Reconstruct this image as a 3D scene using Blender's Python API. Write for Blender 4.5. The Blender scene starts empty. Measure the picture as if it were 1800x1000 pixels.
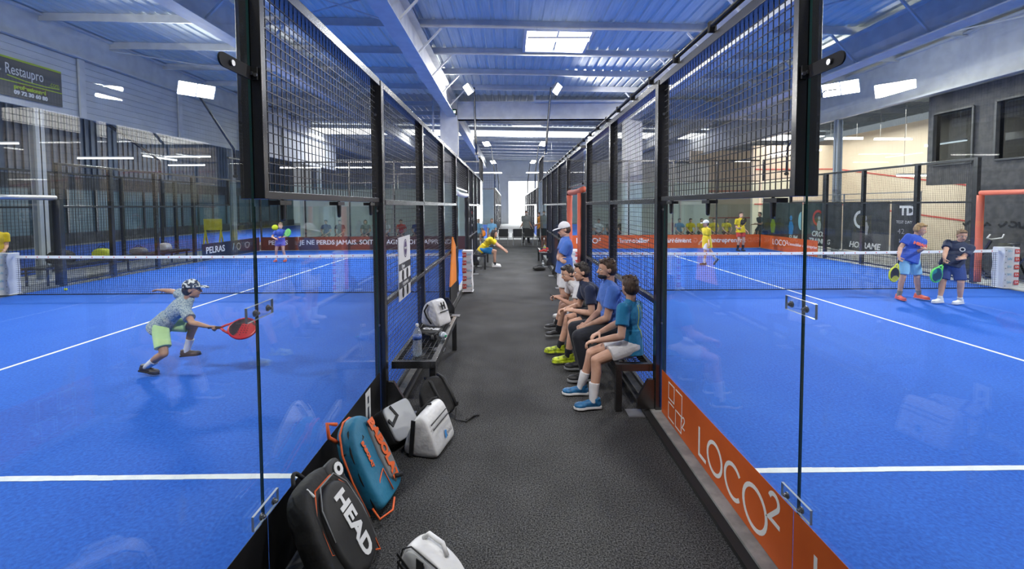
import bpy, bmesh, math, random
from mathutils import Vector, Matrix, Euler
from math import sin, cos, pi, radians as R
random.seed(7)
S = bpy.context.scene
COL = S.collection
V = Vector

# ------------------------------------------------------------------ materials
def newmat(name):
    m = bpy.data.materials.new(name); m.use_nodes = True
    nt = m.node_tree; nt.nodes.clear()
    out = nt.nodes.new('ShaderNodeOutputMaterial')
    return m, nt, out

def mat(name, col, rough=.6, metal=0.0, col2=None, scale=20.0, lo=.4, hi=.6, bump=0.0, bscale=None,
        spec=None, detail=4.0, sheen=0.0, dist=.01, stretch=None, coat=0.0):
    m, nt, out = newmat(name)
    b = nt.nodes.new('ShaderNodeBsdfPrincipled')
    nt.links.new(b.outputs[0], out.inputs[0])
    b.inputs['Base Color'].default_value = (*col, 1)
    b.inputs['Roughness'].default_value = rough
    b.inputs['Metallic'].default_value = metal
    if spec is not None: b.inputs['Specular IOR Level'].default_value = spec
    if sheen: b.inputs['Sheen Weight'].default_value = sheen
    if coat: b.inputs['Coat Weight'].default_value = coat
    if col2 is not None or bump:
        tc = nt.nodes.new('ShaderNodeTexCoord')
        mp = nt.nodes.new('ShaderNodeMapping')
        if stretch: mp.inputs['Scale'].default_value = stretch
        nt.links.new(tc.outputs['Object'], mp.inputs[0])
        if col2 is not None:
            n = nt.nodes.new('ShaderNodeTexNoise'); n.inputs['Scale'].default_value = scale
            n.inputs['Detail'].default_value = detail
            nt.links.new(mp.outputs[0], n.inputs['Vector'])
            r = nt.nodes.new('ShaderNodeValToRGB')
            r.color_ramp.elements[0].position = lo; r.color_ramp.elements[1].position = hi
            r.color_ramp.elements[0].color = (*col, 1); r.color_ramp.elements[1].color = (*col2, 1)
            nt.links.new(n.outputs['Fac'], r.inputs[0]); nt.links.new(r.outputs[0], b.inputs['Base Color'])
        if bump:
            n2 = nt.nodes.new('ShaderNodeTexNoise'); n2.inputs['Scale'].default_value = bscale or scale
            n2.inputs['Detail'].default_value = 3
            nt.links.new(mp.outputs[0], n2.inputs['Vector'])
            bp = nt.nodes.new('ShaderNodeBump'); bp.inputs['Strength'].default_value = bump
            bp.inputs['Distance'].default_value = dist
            nt.links.new(n2.outputs['Fac'], bp.inputs['Height']); nt.links.new(bp.outputs[0], b.inputs['Normal'])
    return m

def emit(name, col, strength):
    m, nt, out = newmat(name)
    e = nt.nodes.new('ShaderNodeEmission'); e.inputs[0].default_value = (*col, 1); e.inputs[1].default_value = strength
    nt.links.new(e.outputs[0], out.inputs[0]); return m

def glassmat(name, tint=(.95, .985, .975), rough=0.0, ior=1.5, smudge=0.0, haze=.004):
    m, nt, out = newmat(name)
    t = nt.nodes.new('ShaderNodeBsdfTransparent'); t.inputs[0].default_value = (*tint, 1)
    g = nt.nodes.new('ShaderNodeBsdfGlossy'); g.inputs['Roughness'].default_value = rough
    lw = nt.nodes.new('ShaderNodeLayerWeight'); lw.inputs[0].default_value = .5
    pw = nt.nodes.new('ShaderNodeMath'); pw.operation = 'POWER'; pw.inputs[1].default_value = 5; nt.links.new(lw.outputs['Facing'], pw.inputs[0])
    r0 = ((ior - 1) / (ior + 1)) ** 2
    f = nt.nodes.new('ShaderNodeMath'); f.operation = 'MULTIPLY_ADD'; f.inputs[1].default_value = 1 - r0; f.inputs[2].default_value = r0; nt.links.new(pw.outputs[0], f.inputs[0])
    mx = nt.nodes.new('ShaderNodeMixShader')
    nt.links.new(f.outputs[0], mx.inputs[0]); nt.links.new(t.outputs[0], mx.inputs[1]); nt.links.new(g.outputs[0], mx.inputs[2])
    last = mx
    if smudge:
        d = nt.nodes.new('ShaderNodeBsdfDiffuse'); d.inputs[0].default_value = (.85, .9, .95, 1)
        tc = nt.nodes.new('ShaderNodeTexCoord'); mp = nt.nodes.new('ShaderNodeMapping'); mp.inputs['Scale'].default_value = (1, 1, .35)
        mp.inputs['Rotation'].default_value = (R(35), 0, 0)
        n = nt.nodes.new('ShaderNodeTexNoise'); n.inputs['Scale'].default_value = 9; n.inputs['Detail'].default_value = 8; n.inputs['Roughness'].default_value = .7
        r = nt.nodes.new('ShaderNodeValToRGB'); r.color_ramp.elements[0].position = .6; r.color_ramp.elements[1].position = .8
        r.color_ramp.elements[0].color = (haze, haze, haze, 1); r.color_ramp.elements[1].color = (smudge, smudge, smudge, 1)
        nt.links.new(tc.outputs['Object'], mp.inputs[0]); nt.links.new(mp.outputs[0], n.inputs['Vector']); nt.links.new(n.outputs['Fac'], r.inputs[0])
        m2 = nt.nodes.new('ShaderNodeMixShader')
        nt.links.new(r.outputs[0], m2.inputs[0]); nt.links.new(mx.outputs[0], m2.inputs[1]); nt.links.new(d.outputs[0], m2.inputs[2]); last = m2
    nt.links.new(last.outputs[0], out.inputs[0]); return m

M = {}
def K(name, *a, **k):
    M[name] = mat(name, *a, **k); return M[name]

# ------------------------------------------------------------------ mesh builder
class MB:
    def __init__(s): s.v = []; s.f = []; s.m = []
    def add(s, vs, fs, mi=0):
        b = len(s.v); s.v += [V(p) for p in vs]; s.f += [tuple(b + i for i in f) for f in fs]; s.m += [mi] * len(fs); return s
    def box(s, x0, y0, z0, x1, y1, z1, mi=0):
        x0, x1 = min(x0, x1), max(x0, x1); y0, y1 = min(y0, y1), max(y0, y1); z0, z1 = min(z0, z1), max(z0, z1)
        return s.add([(x0, y0, z0), (x1, y0, z0), (x1, y1, z0), (x0, y1, z0), (x0, y0, z1), (x1, y0, z1), (x1, y1, z1), (x0, y1, z1)],
                     [(0, 3, 2, 1), (4, 5, 6, 7), (0, 1, 5, 4), (1, 2, 6, 5), (2, 3, 7, 6), (3, 0, 4, 7)], mi)
    def obox(s, M4, sx, sy, sz, mi=0):
        hx, hy, hz = sx / 2, sy / 2, sz / 2
        vs = [M4 @ V(p) for p in ((-hx, -hy, -hz), (hx, -hy, -hz), (hx, hy, -hz), (-hx, hy, -hz), (-hx, -hy, hz), (hx, -hy, hz), (hx, hy, hz), (-hx, hy, hz))]
        return s.add(vs, [(0, 3, 2, 1), (4, 5, 6, 7), (0, 1, 5, 4), (1, 2, 6, 5), (2, 3, 7, 6), (3, 0, 4, 7)], mi)
    def bar(s, a, b, w, h=None, up=(0, 0, 1), mi=0):
        a = V(a); b = V(b); d = b - a; L = d.length; d.normalize(); u = V(up)
        if abs(d.dot(u)) > .99: u = V((0, 1, 0))
        x = d.cross(u).normalized(); z = x.cross(d)
        m = Matrix(((x.x, d.x, z.x, 0), (x.y, d.y, z.y, 0), (x.z, d.z, z.z, 0), (0, 0, 0, 1)))
        return s.obox(Matrix.Translation((a + b) / 2) @ m, w, L, h or w, mi)
    def tube(s, pts, r, n=8, closed=False, caps=True, mi=0):
        pts = [V(p) for p in pts]; N = len(pts); rs = r if isinstance(r, (list, tuple)) else [r] * N
        b = len(s.v); prev = None
        for i, p in enumerate(pts):
            if closed: t = pts[(i + 1) % N] - pts[i - 1]
            else: t = pts[min(i + 1, N - 1)] - pts[max(i - 1, 0)]
            t.normalize()
            if prev is None:
                u = V((0, 0, 1)) if abs(t.z) < .9 else V((1, 0, 0))
                x = t.cross(u).normalized()
            else:
                x = prev - t * prev.dot(t)
                x = x.normalized() if x.length > 1e-6 else t.orthogonal().normalized()
            prev = x; y = t.cross(x)
            for k in range(n):
                a = 2 * pi * k / n; s.v.append(p + (x * cos(a) + y * sin(a)) * rs[i])
        for i in range(N if closed else N - 1):
            for k in range(n):
                a0 = b + i * n + k; a1 = b + i * n + (k + 1) % n; c = ((i + 1) % N) * n
                s.f.append((a0, a1, b + c + (k + 1) % n, b + c + k)); s.m.append(mi)
        if caps and not closed:
            s.f.append(tuple(b + k for k in range(n))[::-1]); s.m.append(mi)
            s.f.append(tuple(b + (N - 1) * n + k for k in range(n))); s.m.append(mi)
        return s
    def cyl(s, a, b, r, n=12, mi=0): return s.tube([a, b], r, n, mi=mi)
    def prism(s, poly, fn, d0, d1, mi=0):
        """poly: 2D points; fn(u,v,d)->3D"""
        n = len(poly)
        vs = [fn(u, v, d0) for u, v in poly] + [fn(u, v, d1) for u, v in poly]
        fs = [tuple(range(n))[::-1], tuple(range(n, 2 * n))] + [(i, (i + 1) % n, n + (i + 1) % n, n + i) for i in range(n)]
        return s.add(vs, fs, mi)
    def lathe(s, prof, M4=Matrix(), n=20, mi=0):
        b = len(s.v)
        for r, z in prof:
            for k in range(n):
                a = 2 * pi * k / n; s.v.append(M4 @ V((r * cos(a), r * sin(a), z)))
        for i in range(len(prof) - 1):
            for k in range(n):
                s.f.append((b + i * n + k, b + i * n + (k + 1) % n, b + (i + 1) * n + (k + 1) % n, b + (i + 1) * n + k)); s.m.append(mi)
        s.f.append(tuple(b + k for k in range(n))[::-1]); s.m.append(mi)
        e = b + (len(prof) - 1) * n
        s.f.append(tuple(e + k for k in range(n))); s.m.append(mi)
        return s
    def ell(s, c, rx, ry=None, rz=None, rot=None, nu=16, nv=10, mi=0):
        ry = ry or rx; rz = rz or rx; c = V(c); rot = rot or Matrix.Identity(3); b = len(s.v)
        s.v.append(c + rot @ V((0, 0, -rz)))
        for j in range(1, nv):
            t = -pi / 2 + pi * j / nv
            for k in range(nu):
                a = 2 * pi * k / nu; s.v.append(c + rot @ V((rx * cos(t) * cos(a), ry * cos(t) * sin(a), rz * sin(t))))
        s.v.append(c + rot @ V((0, 0, rz))); top = len(s.v) - 1
        for k in range(nu): s.f.append((b, b + 1 + (k + 1) % nu, b + 1 + k)); s.m.append(mi)
        for j in range(nv - 2):
            for k in range(nu):
                o = b + 1 + j * nu; s.f.append((o + k, o + (k + 1) % nu, o + nu + (k + 1) % nu, o + nu + k)); s.m.append(mi)
        o = b + 1 + (nv - 2) * nu
        for k in range(nu): s.f.append((o + k, o + (k + 1) % nu, top)); s.m.append(mi)
        return s
    def cap(s, a, b, ra, rb, n=14, sx=None):
        """round cone from a to b (closed); sx=(axis vector, factor) squashes the cross-section along an axis"""
        a = V(a); b = V(b); d = b - a; L = d.length
        if L < 1e-6: return s.ell(a, max(ra, rb), nu=n, nv=n // 2)
        d.normalize(); x = d.orthogonal().normalized(); y = d.cross(x)
        prof = []
        h = max(4, n // 3)
        for i in range(h): t = -pi / 2 + (pi / 2) * i / h; prof.append((a + d * ra * sin(t), ra * cos(t)))
        prof[0] = (a - d * ra, 0)
        prof.append((a, ra)); prof.append((b, rb))
        for i in range(1, h + 1): t = (pi / 2) * i / h; prof.append((b + d * rb * sin(t), rb * cos(t)))
        o = len(s.v); s.v.append(prof[0][0])
        for c, r in prof[1:-1]:
            for k in range(n):
                an = 2 * pi * k / n; off = (x * cos(an) + y * sin(an)) * r
                if sx: ax, fc = sx; off = off + ax * (off.dot(ax) * (fc - 1))
                s.v.append(c + off)
        s.v.append(prof[-1][0]); top = len(s.v) - 1; m = len(prof) - 2
        for k in range(n): s.f.append((o, o + 1 + (k + 1) % n, o + 1 + k)); s.m.append(0)
        for j in range(m - 1):
            q = o + 1 + j * n
            for k in range(n): s.f.append((q + k, q + (k + 1) % n, q + n + (k + 1) % n, q + n + k)); s.m.append(0)
        q = o + 1 + (m - 1) * n
        for k in range(n): s.f.append((q + k, q + (k + 1) % n, top)); s.m.append(0)
        return s
    def build(s, name, ms, parent=None, smooth=False, world=True, bevel=0, seg=2, sharp=None):
        off = V((0, 0, 0))
        if parent is not None and world:
            p = parent
            while p is not None: off += p.location; p = p.parent
        me = bpy.data.meshes.new(name)
        me.from_pydata([tuple(v - off) for v in s.v], [], s.f)
        if not isinstance(ms, (list, tuple)): ms = [ms]
        for m in ms: me.materials.append(m)
        if len(ms) > 1: me.polygons.foreach_set('material_index', s.m)
        if smooth: me.polygons.foreach_set('use_smooth', [True] * len(me.polygons))
        o = bpy.data.objects.new(name, me); COL.objects.link(o)
        if parent is not None: o.parent = parent
        if bevel:
            md = o.modifiers.new('bevel', 'BEVEL'); md.width = bevel; md.segments = seg; md.limit_method = 'ANGLE'; md.angle_limit = R(40)
            if not smooth: me.polygons.foreach_set('use_smooth', [True] * len(me.polygons)); md.harden_normals = True
        return o

def tag(o, label=None, cat=None, group=None, kind=None):
    if label: o['label'] = label
    if cat: o['category'] = cat
    if group: o['group'] = group
    if kind: o['kind'] = kind
    return o
def E(name, loc, label, cat, group=None, rz=0.0):
    o = bpy.data.objects.new(name, None); COL.objects.link(o); o.location = loc; o.rotation_euler = (0, 0, rz)
    o.empty_display_size = .1
    return tag(o, label, cat, group)
def struct(o, label=None):
    o['kind'] = 'structure'
    if label: o['label'] = label
    return o
def copy_tree(o, parent=None):
    c = o.copy(); COL.objects.link(c)
    if parent is not None: c.parent = parent
    for ch in list(o.children): copy_tree(ch, c)
    return c

def evaluated_mesh(o):
    dg = bpy.context.evaluated_depsgraph_get(); dg.update()
    return bpy.data.meshes.new_from_object(o.evaluated_get(dg))

def text(body, m, parent, fn, size=1.0, ext=.002, name='lettering', bold=0.0, align='CENTER', shear=0.0, space=1.0, sx=1.0):
    """lettering laid on a surface: fn(u, v, d) -> parent-local point; u right, v up, d out of the surface"""
    cu = bpy.data.curves.new(name, 'FONT'); cu.body = body; cu.size = size; cu.align_x = align; cu.align_y = 'CENTER'
    cu.extrude = ext; cu.offset = bold; cu.shear = shear; cu.space_character = space; cu.resolution_u = 3
    t = bpy.data.objects.new(name, cu); COL.objects.link(t)
    me = evaluated_mesh(t)
    bpy.data.objects.remove(t); bpy.data.curves.remove(cu)
    for v in me.vertices: v.co = V(fn(v.co.x * sx, v.co.y, v.co.z + ext))
    me.materials.clear(); me.materials.append(m); me.name = name
    o = bpy.data.objects.new(name, me); COL.objects.link(o)
    if parent is not None: o.parent = parent
    return o

def stroke2d(mb, pts, w, fn, d0, d1, closed=False):
    """a flat ribbon of width w along 2D points"""
    P = [V((p[0], p[1])) for p in pts]; n = len(P); L = []; Rr = []
    for i in range(n):
        a = P[i - 1] if (i > 0 or closed) else P[i]; c = P[(i + 1) % n] if (i < n - 1 or closed) else P[i]
        if a is P[i] or (a - P[i]).length < 1e-9: t = (c - P[i]).normalized(); k = 1
        elif (c - P[i]).length < 1e-9: t = (P[i] - a).normalized(); k = 1
        else:
            t1 = (P[i] - a).normalized(); t2 = (c - P[i]).normalized(); t = (t1 + t2)
            t = t.normalized() if t.length > 1e-6 else t1
            k = 1 / max(.4, t.dot(t1))
        nn = V((-t.y, t.x)) * w / 2 * k
        L.append(P[i] + nn); Rr.append(P[i] - nn)
    for i in range(n if closed else n - 1):
        j = (i + 1) % n
        mb.prism([tuple(Rr[i]), tuple(Rr[j]), tuple(L[j]), tuple(L[i])], fn, d0, d1)
def arc(cx, cy, rx, ry, a0, a1, n=16): return [(cx + rx * cos(R(a0 + (a1 - a0) * i / n)), cy + ry * sin(R(a0 + (a1 - a0) * i / n))) for i in range(n + 1)]
# ------------------------------------------------------------------ palette
K('black_steel', (.012, .012, .013), .26, 0, bump=.05, bscale=60)
M['black_steel'].node_tree.nodes['Principled BSDF'].inputs['IOR'].default_value = 2.1
K('black_matte', (.01, .01, .011), .75)
K('wire', (.012, .012, .014), .45)
K('bolt', (.35, .35, .36), .35, .9)
K('steel', (.45, .45, .46), .4, .8)
K('kerb', (.23, .235, .23), .8, col2=(.33, .33, .32), scale=9, bump=.15, bscale=60)
K('concrete', (.3, .31, .31), .85, col2=(.42, .43, .42), scale=5, bump=.1)
K('white_paint', (.78, .79, .8), .6)
K('line_white', (.8, .82, .82), .8, col2=(.66, .70, .76), scale=14, lo=.35, hi=.75, bump=.2, bscale=120)
K('beam_paint', (.70, .71, .71), .6, col2=(.62, .63, .64), scale=3)
K('roof_sheet', (.78, .82, .79), .75, 0, spec=.2, col2=(.68, .73, .71), scale=2.5, stretch=(6, .4, 1))
K('cladding', (.66, .68, .69), .55, col2=(.6, .62, .63), scale=1.2)
K('cladding_grey', (.42, .45, .48), .5, col2=(.36, .4, .44), scale=1.5)
K('cladding_dark', (.17, .20, .24), .5, col2=(.13, .16, .20), scale=1.5)
K('block_dark', (.055, .055, .058), .85, col2=(.085, .083, .082), scale=6, bump=.3, bscale=30)
K('squash_wall', (.74, .64, .52), .75, col2=(.69, .59, .47), scale=.6)
K('partition_white', (.6, .63, .61), .6, col2=(.54, .57, .55), scale=.8)
K('glass_edge', (.02, .07, .065), .15, spec=.8)
K('orange', (.62, .11, .015), .5, col2=(.57, .095, .012), scale=3)
K('orange_pad', (.78, .17, .09), .55, bump=.3, bscale=14, dist=.02)
K('banner_black', (.008, .008, .009), .45)
K('banner_maroon', (.06, .018, .016), .5)
K('banner_navy', (.012, .02, .05), .5)
K('poster_dark', (.035, .038, .042), .5, col2=(.065, .068, .072), scale=3)
K('print_white', (.8, .8, .8), .6)
K('print_grey', (.4, .4, .42), .6)
K('print_red', (.6, .05, .04), .6)
K('print_blue', (.05, .25, .6), .6)
K('print_cyan', (.35, .62, .75), .6)
K('print_green', (.42, .55, .03), .6)
K('vinyl_white', (.74, .74, .76), .5, bump=.5, bscale=9, dist=.02)
K('net_cord', (.008, .012, .03), .8)
K('tape_white', (.8, .82, .85), .6)
K('foam_black', (.016, .016, .017), .9, bump=.6, bscale=40, dist=.01)
K('seat_black', (.018, .018, .019), .5)
K('plate_acrylic', (.6, .66, .7), .15, spec=.6)
K('red_line', (.55, .09, .08), .6)
M['glass'] = glassmat('glass', smudge=.10)
M['glass_far'] = glassmat('glass_far', tint=(.9, .97, .96))
M['glass_dark'] = glassmat('glass_dark', tint=(.25, .27, .29))
M['acrylic'] = glassmat('acrylic', tint=(.86, .9, .92), ior=1.5, smudge=.15)
M['lamp'] = emit('lamp', (1, .98, .95), 45)
M['tube'] = emit('tube', (1, .98, .94), 14)
M['skylight'] = emit('skylight', (.95, .98, 1), 4.5)
M['daylight'] = emit('daylight', (.97, .99, 1), 3.2)

def turf():
    m, nt, out = newmat('turf_blue')
    b = nt.nodes.new('ShaderNodeBsdfPrincipled'); nt.links.new(b.outputs[0], out.inputs[0]); b.inputs['Roughness'].default_value = .8
    b.inputs['Specular IOR Level'].default_value = .25
    tc = nt.nodes.new('ShaderNodeTexCoord')
    n1 = nt.nodes.new('ShaderNodeTexNoise'); n1.inputs['Scale'].default_value = 42; n1.inputs['Detail'].default_value = 4
    n2 = nt.nodes.new('ShaderNodeTexNoise'); n2.inputs['Scale'].default_value = .7; n2.inputs['Detail'].default_value = 5; n2.inputs['Roughness'].default_value = .6
    for n in (n1, n2): nt.links.new(tc.outputs['Object'], n.inputs['Vector'])
    r1 = nt.nodes.new('ShaderNodeValToRGB'); e = r1.color_ramp.elements
    e[0].position = .3; e[0].color = (.006, .064, .37, 1); e[1].position = .72; e[1].color = (.017, .130, .60, 1)
    r2 = nt.nodes.new('ShaderNodeValToRGB'); e = r2.color_ramp.elements
    e[0].position = .35; e[0].color = (0, 0, 0, 1); e[1].position = .8; e[1].color = (.22, .22, .22, 1)
    mx = nt.nodes.new('ShaderNodeMixRGB'); mx.inputs[2].default_value = (.07, .21, .64, 1)
    nt.links.new(n1.outputs['Fac'], r1.inputs[0]); nt.links.new(n2.outputs['Fac'], r2.inputs[0])
    nt.links.new(r2.outputs[0], mx.inputs[0]); nt.links.new(r1.outputs[0], mx.inputs[1]); nt.links.new(mx.outputs[0], b.inputs['Base Color'])
    bp = nt.nodes.new('ShaderNodeBump'); bp.inputs['Strength'].default_value = .25; bp.inputs['Distance'].default_value = .01
    n3 = nt.nodes.new('ShaderNodeTexNoise'); n3.inputs['Scale'].default_value = 160; nt.links.new(tc.outputs['Object'], n3.inputs['Vector'])
    nt.links.new(n3.outputs['Fac'], bp.inputs['Height']); nt.links.new(bp.outputs[0], b.inputs['Normal'])
    return m
M['turf'] = turf()
def carpet():
    m, nt, out = newmat('carpet_charcoal')
    b = nt.nodes.new('ShaderNodeBsdfPrincipled'); nt.links.new(b.outputs[0], out.inputs[0]); b.inputs['Roughness'].default_value = .95
    b.inputs['Specular IOR Level'].default_value = .15
    tc = nt.nodes.new('ShaderNodeTexCoord')
    n1 = nt.nodes.new('ShaderNodeTexNoise'); n1.inputs['Scale'].default_value = 105; n1.inputs['Detail'].default_value = 4; n1.inputs['Roughness'].default_value = .8
    n2 = nt.nodes.new('ShaderNodeTexNoise'); n2.inputs['Scale'].default_value = 1.3; n2.inputs['Detail'].default_value = 4
    for n in (n1, n2): nt.links.new(tc.outputs['Object'], n.inputs['Vector'])
    r1 = nt.nodes.new('ShaderNodeValToRGB'); e = r1.color_ramp.elements
    e[0].position = .42; e[0].color = (.007, .007, .008, 1); e[1].position = .66; e[1].color = (.15, .15, .15, 1)
    r2 = nt.nodes.new('ShaderNodeValToRGB'); e = r2.color_ramp.elements
    e[0].position = .3; e[0].color = (.75, .75, .75, 1); e[1].position = .75; e[1].color = (1.25, 1.25, 1.25, 1)
    mx = nt.nodes.new('ShaderNodeMixRGB'); mx.blend_type = 'MULTIPLY'; mx.inputs[0].default_value = 1
    nt.links.new(n1.outputs['Fac'], r1.inputs[0]); nt.links.new(n2.outputs['Fac'], r2.inputs[0])
    nt.links.new(r1.outputs[0], mx.inputs[1]); nt.links.new(r2.outputs[0], mx.inputs[2]); nt.links.new(mx.outputs[0], b.inputs['Base Color'])
    bp = nt.nodes.new('ShaderNodeBump'); bp.inputs['Strength'].default_value = .25; bp.inputs['Distance'].default_value = .004
    nt.links.new(n1.outputs['Fac'], bp.inputs['Height']); nt.links.new(bp.outputs[0], b.inputs['Normal'])
    return m
M['carpet'] = carpet()
# ------------------------------------------------------------------ camera, world, colour
cam = bpy.data.cameras.new('camera'); co = bpy.data.objects.new('camera', cam); COL.objects.link(co)
cam.sensor_width = 36; cam.lens = 782.82 / 1800 * 36; cam.shift_x = -2.43 / 1800; cam.shift_y = -103.15 / 1800
cam.clip_start = .05; cam.clip_end = 200
_rt = V((.99993576, -.01012555, -.00509497)); _up = V((.00553814, .04423228, .99900592)); _fw = V((.00989013, .99896996, -.04428551))
co.matrix_world = Matrix(((_rt.x, _up.x, -_fw.x, 0), (_rt.y, _up.y, -_fw.y, 0), (_rt.z, _up.z, -_fw.z, 1.9608), (0, 0, 0, 1)))
S.camera = co
w = bpy.data.worlds.new('world'); S.world = w; w.use_nodes = True
w.node_tree.nodes['Background'].inputs[0].default_value = (.80, .86, .95, 1)
w.node_tree.nodes['Background'].inputs[1].default_value = .40
S.view_settings.view_transform = 'Standard'; S.view_settings.look = 'None'; S.view_settings.gamma = 1
S.view_settings.exposure = -.38
S.cycles.transparent_max_bounces = 32; S.cycles.max_bounces = 8; S.cycles.diffuse_bounces = 4
S.cycles.glossy_bounces = 3; S.cycles.transmission_bounces = 8
S.cycles.caustics_reflective = False; S.cycles.caustics_refractive = False; S.cycles.sample_clamp_indirect = 4

XL, XR, Y0 = -1.147, 1.361, .138
NETY = Y0 + 10
GL = .0548

# ------------------------------------------------------------------ floors
struct(MB().box(-30, -4, -.1, 30, 56, -.022).build('floor', M['concrete']), 'grey concrete slab under the courts and the halls beside them')
struct(MB().box(XL - .06, -3, -.02, XR + .06, 21.0, 0).build('floor_corridor', M['carpet']), 'charcoal carpet running between the two glass courts')
struct(MB().box(-13, 21.004, -.02, 13, 26.0, 0).build('floor_crossing', M['carpet']), 'dark carpet crossing behind the near courts')

def court_floor(x0, x1, y0, lab):
    struct(MB().box(x0, y0, -.02, x1, y0 + 20, -.001).build('court_turf', M['turf']), 'blue turf of the ' + lab)
    for k, yy in enumerate((y0 + 3.05, y0 + 16.95)):
        b = MB(); n = 60
        for i in range(n):
            a, c = x0 + (x1 - x0) * i / n, x0 + (x1 - x0) * (i + 1) / n
            b.box(a, yy - .028 - random.uniform(0, .006), -.001, c + .002, yy + .024 + random.uniform(0, .007), .002)
        struct(b.build('court_line', M['line_white']), 'white service line across the %s, %s' % (lab, ('near end', 'far end')[k]))
    xm = (x0 + x1) / 2
    struct(MB().box(xm - .025, y0 + 2.9, -.001, xm + .025, y0 + 17.1, .0025).build('court_line', M['line_white']), 'white centre line running along the ' + lab)
court_floor(XL - GL - 10, XL - GL, Y0, 'near left court')
court_floor(XR + GL, XR + GL + 10, Y0, 'near right court')

# kerbs between carpet and glass
for s, xf, nm in ((-1, XL, 'left'), (1, XR, 'right')):
    b = MB(); b.box(xf - s * .04, -2, 0, xf + s * .075, 20.13, .045)
    struct(b.build('trim_' + ('1' if s < 0 else '2'), M['kerb']), 'grey concrete kerb along the %s court glass' % nm)
    struct(MB().box(xf - s * .105, -2, 0, xf - s * .041, 20.13, .03).build('trim_' + ('3' if s < 0 else '4'), M['black_matte']), 'black edging strip of the %s kerb' % nm)

# ------------------------------------------------------------------ roof
XW = 13.0
def roof():
    b = MB(); p = .333; x = -22.0; prof = []
    while x < 22:
        prof += [(x, 7.16), (x + .19, 7.16), (x + .22, 7.2), (x + .30, 7.2)]; x += p
    ys = (-3.0, 21.2); n = len(prof)
    for yy in ys:
        for q in prof: b.v.append(V((q[0], yy, q[1])))
    for i in range(n - 1): b.f.append((i, i + 1, n + i + 1, n + i)); b.m.append(0)
    struct(b.build('ceiling', M['roof_sheet']), 'ribbed metal roof sheet over the near courts')
    b = MB()
    for yy in (21.25, 52.0):
        for q in prof: b.v.append(V((q[0], yy, q[1] + .05)))
    for i in range(n - 1): b.f.append((i, i + 1, n + i + 1, n + i)); b.m.append(0)
    struct(b.build('ceiling_far', M['cladding_grey']), 'grey ribbed roof sheet beyond the cross beam')
roof()
def purlin(y, x0, x1, z=6.92):
    b = MB(); b.box(x0, y - .006, z, x1, y + .006, z + .23); b.box(x0, y - .04, z, x1, y - .006, z + .012); b.box(x0, y + .006, z + .218, x1, y + .05, z + .23)
    b.box(x0, y - .045, z, x1, y - .033, z + .03)
    return struct(b.build('trim_purlin', M['beam_paint']), None)
for k in range(-6, 4): purlin(12.72 + 2.22 * k, -21, 21)
for k in range(0, 13): purlin(22.6 + 2.3 * k, -21, 21)
def ibeam(name, a, b_, w, h, z):
    """rafter along Y, flange width w, depth h, bottom at z"""
    x = a; m = MB(); y0, y1 = b_
    m.box(x - w / 2, y0, z, x + w / 2, y1, z + .035); m.box(x - .02, y0, z + .035, x + .02, y1, z + h - .03); m.box(x - w / 2, y0, z + h - .03, x + w / 2, y1, z + h)
    return struct(m.build(name, M['beam_paint']))
for x in (-7.0, -2.62, 5.8, 9.9):
    ibeam('ceiling_beam', x, (-3, 20.75), .42, .86, 6.04)
    ibeam('ceiling_beam', x, (21.9, 50), .36, .7, 6.1)
    # knee braces to the purlins
    for k in range(-3, 4):
        y = 12.72 + 2.22 * k
        for s in (-1, 1):
            struct(MB().bar((x + s * .03, y, 6.14), (x + s * .75, y, 6.9), .05, .05).build('ceiling_brace', M['beam_paint']))
# haunches and columns on the cross line
for x in (-2.75, 5.8):
    m = MB(); m.box(x - .4, 20.75, 0, x + .4, 20.79, 6.9); m.box(x - .4, 21.25, 0, x + .4, 21.29, 6.9); m.box(x - .03, 20.79, 0, x + .03, 21.25, 6.9)
    m.box(x - .4, 20.79, 0, x - .36, 21.25, 6.9); m.box(x + .36, 20.79, 0, x + .4, 21.25, 6.9)
    struct(m.build('wall_column', M['beam_paint']), 'pale painted steel column beyond the near courts')
    struct(MB().box(x - .8, 20.95, 5.2, x - .72, 21.05, 6.9).build('trim_pipe', M['beam_paint']), 'pale downpipe beside the column')
m = MB(); m.box(-2.34, 20.85, 5.98, 5.39, 21.2, 6.75); m.box(-2.34, 20.78, 5.98, 5.39, 21.27, 6.02); m.box(-2.34, 20.78, 6.74, 5.39, 21.27, 6.78)
struct(m.build('ceiling_cross_beam', M['beam_paint']), 'deep pale cross beam between the two columns')
struct(MB().cyl((1.2, 20.6, 6.75), (9, 20.6, 6.75), .06).cyl((1.2, 20.6, 6.75), (1.2, 20.6, 7.1), .06).build('trim_pipe', M['beam_paint']), 'pale water pipe along the cross beam')
m = MB(); m.box(6.22, 20.85, 5.98, 13, 21.2, 6.75)
struct(m.build('ceiling_cross_beam', M['beam_paint']))
for s in (-1, 1):       # diagonal wind braces in the roof
    for (a, c) in (((-7, 8.3), (-2.7, 12.7)), ((-7, 12.7), (-2.7, 10.5)), ((-13, 10.5), (-7, 8.3)), ((-13, 14.9), (-7, 19)), ((5.8, 12.7), (9.9, 8.3)), ((9.9, 15), (13, 11))):
        if s < 0: struct(MB().cyl((a[0], a[1], 6.85), (c[0], c[1], 6.85), .022, 6).build('ceiling_brace', M['beam_paint']))
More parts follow.
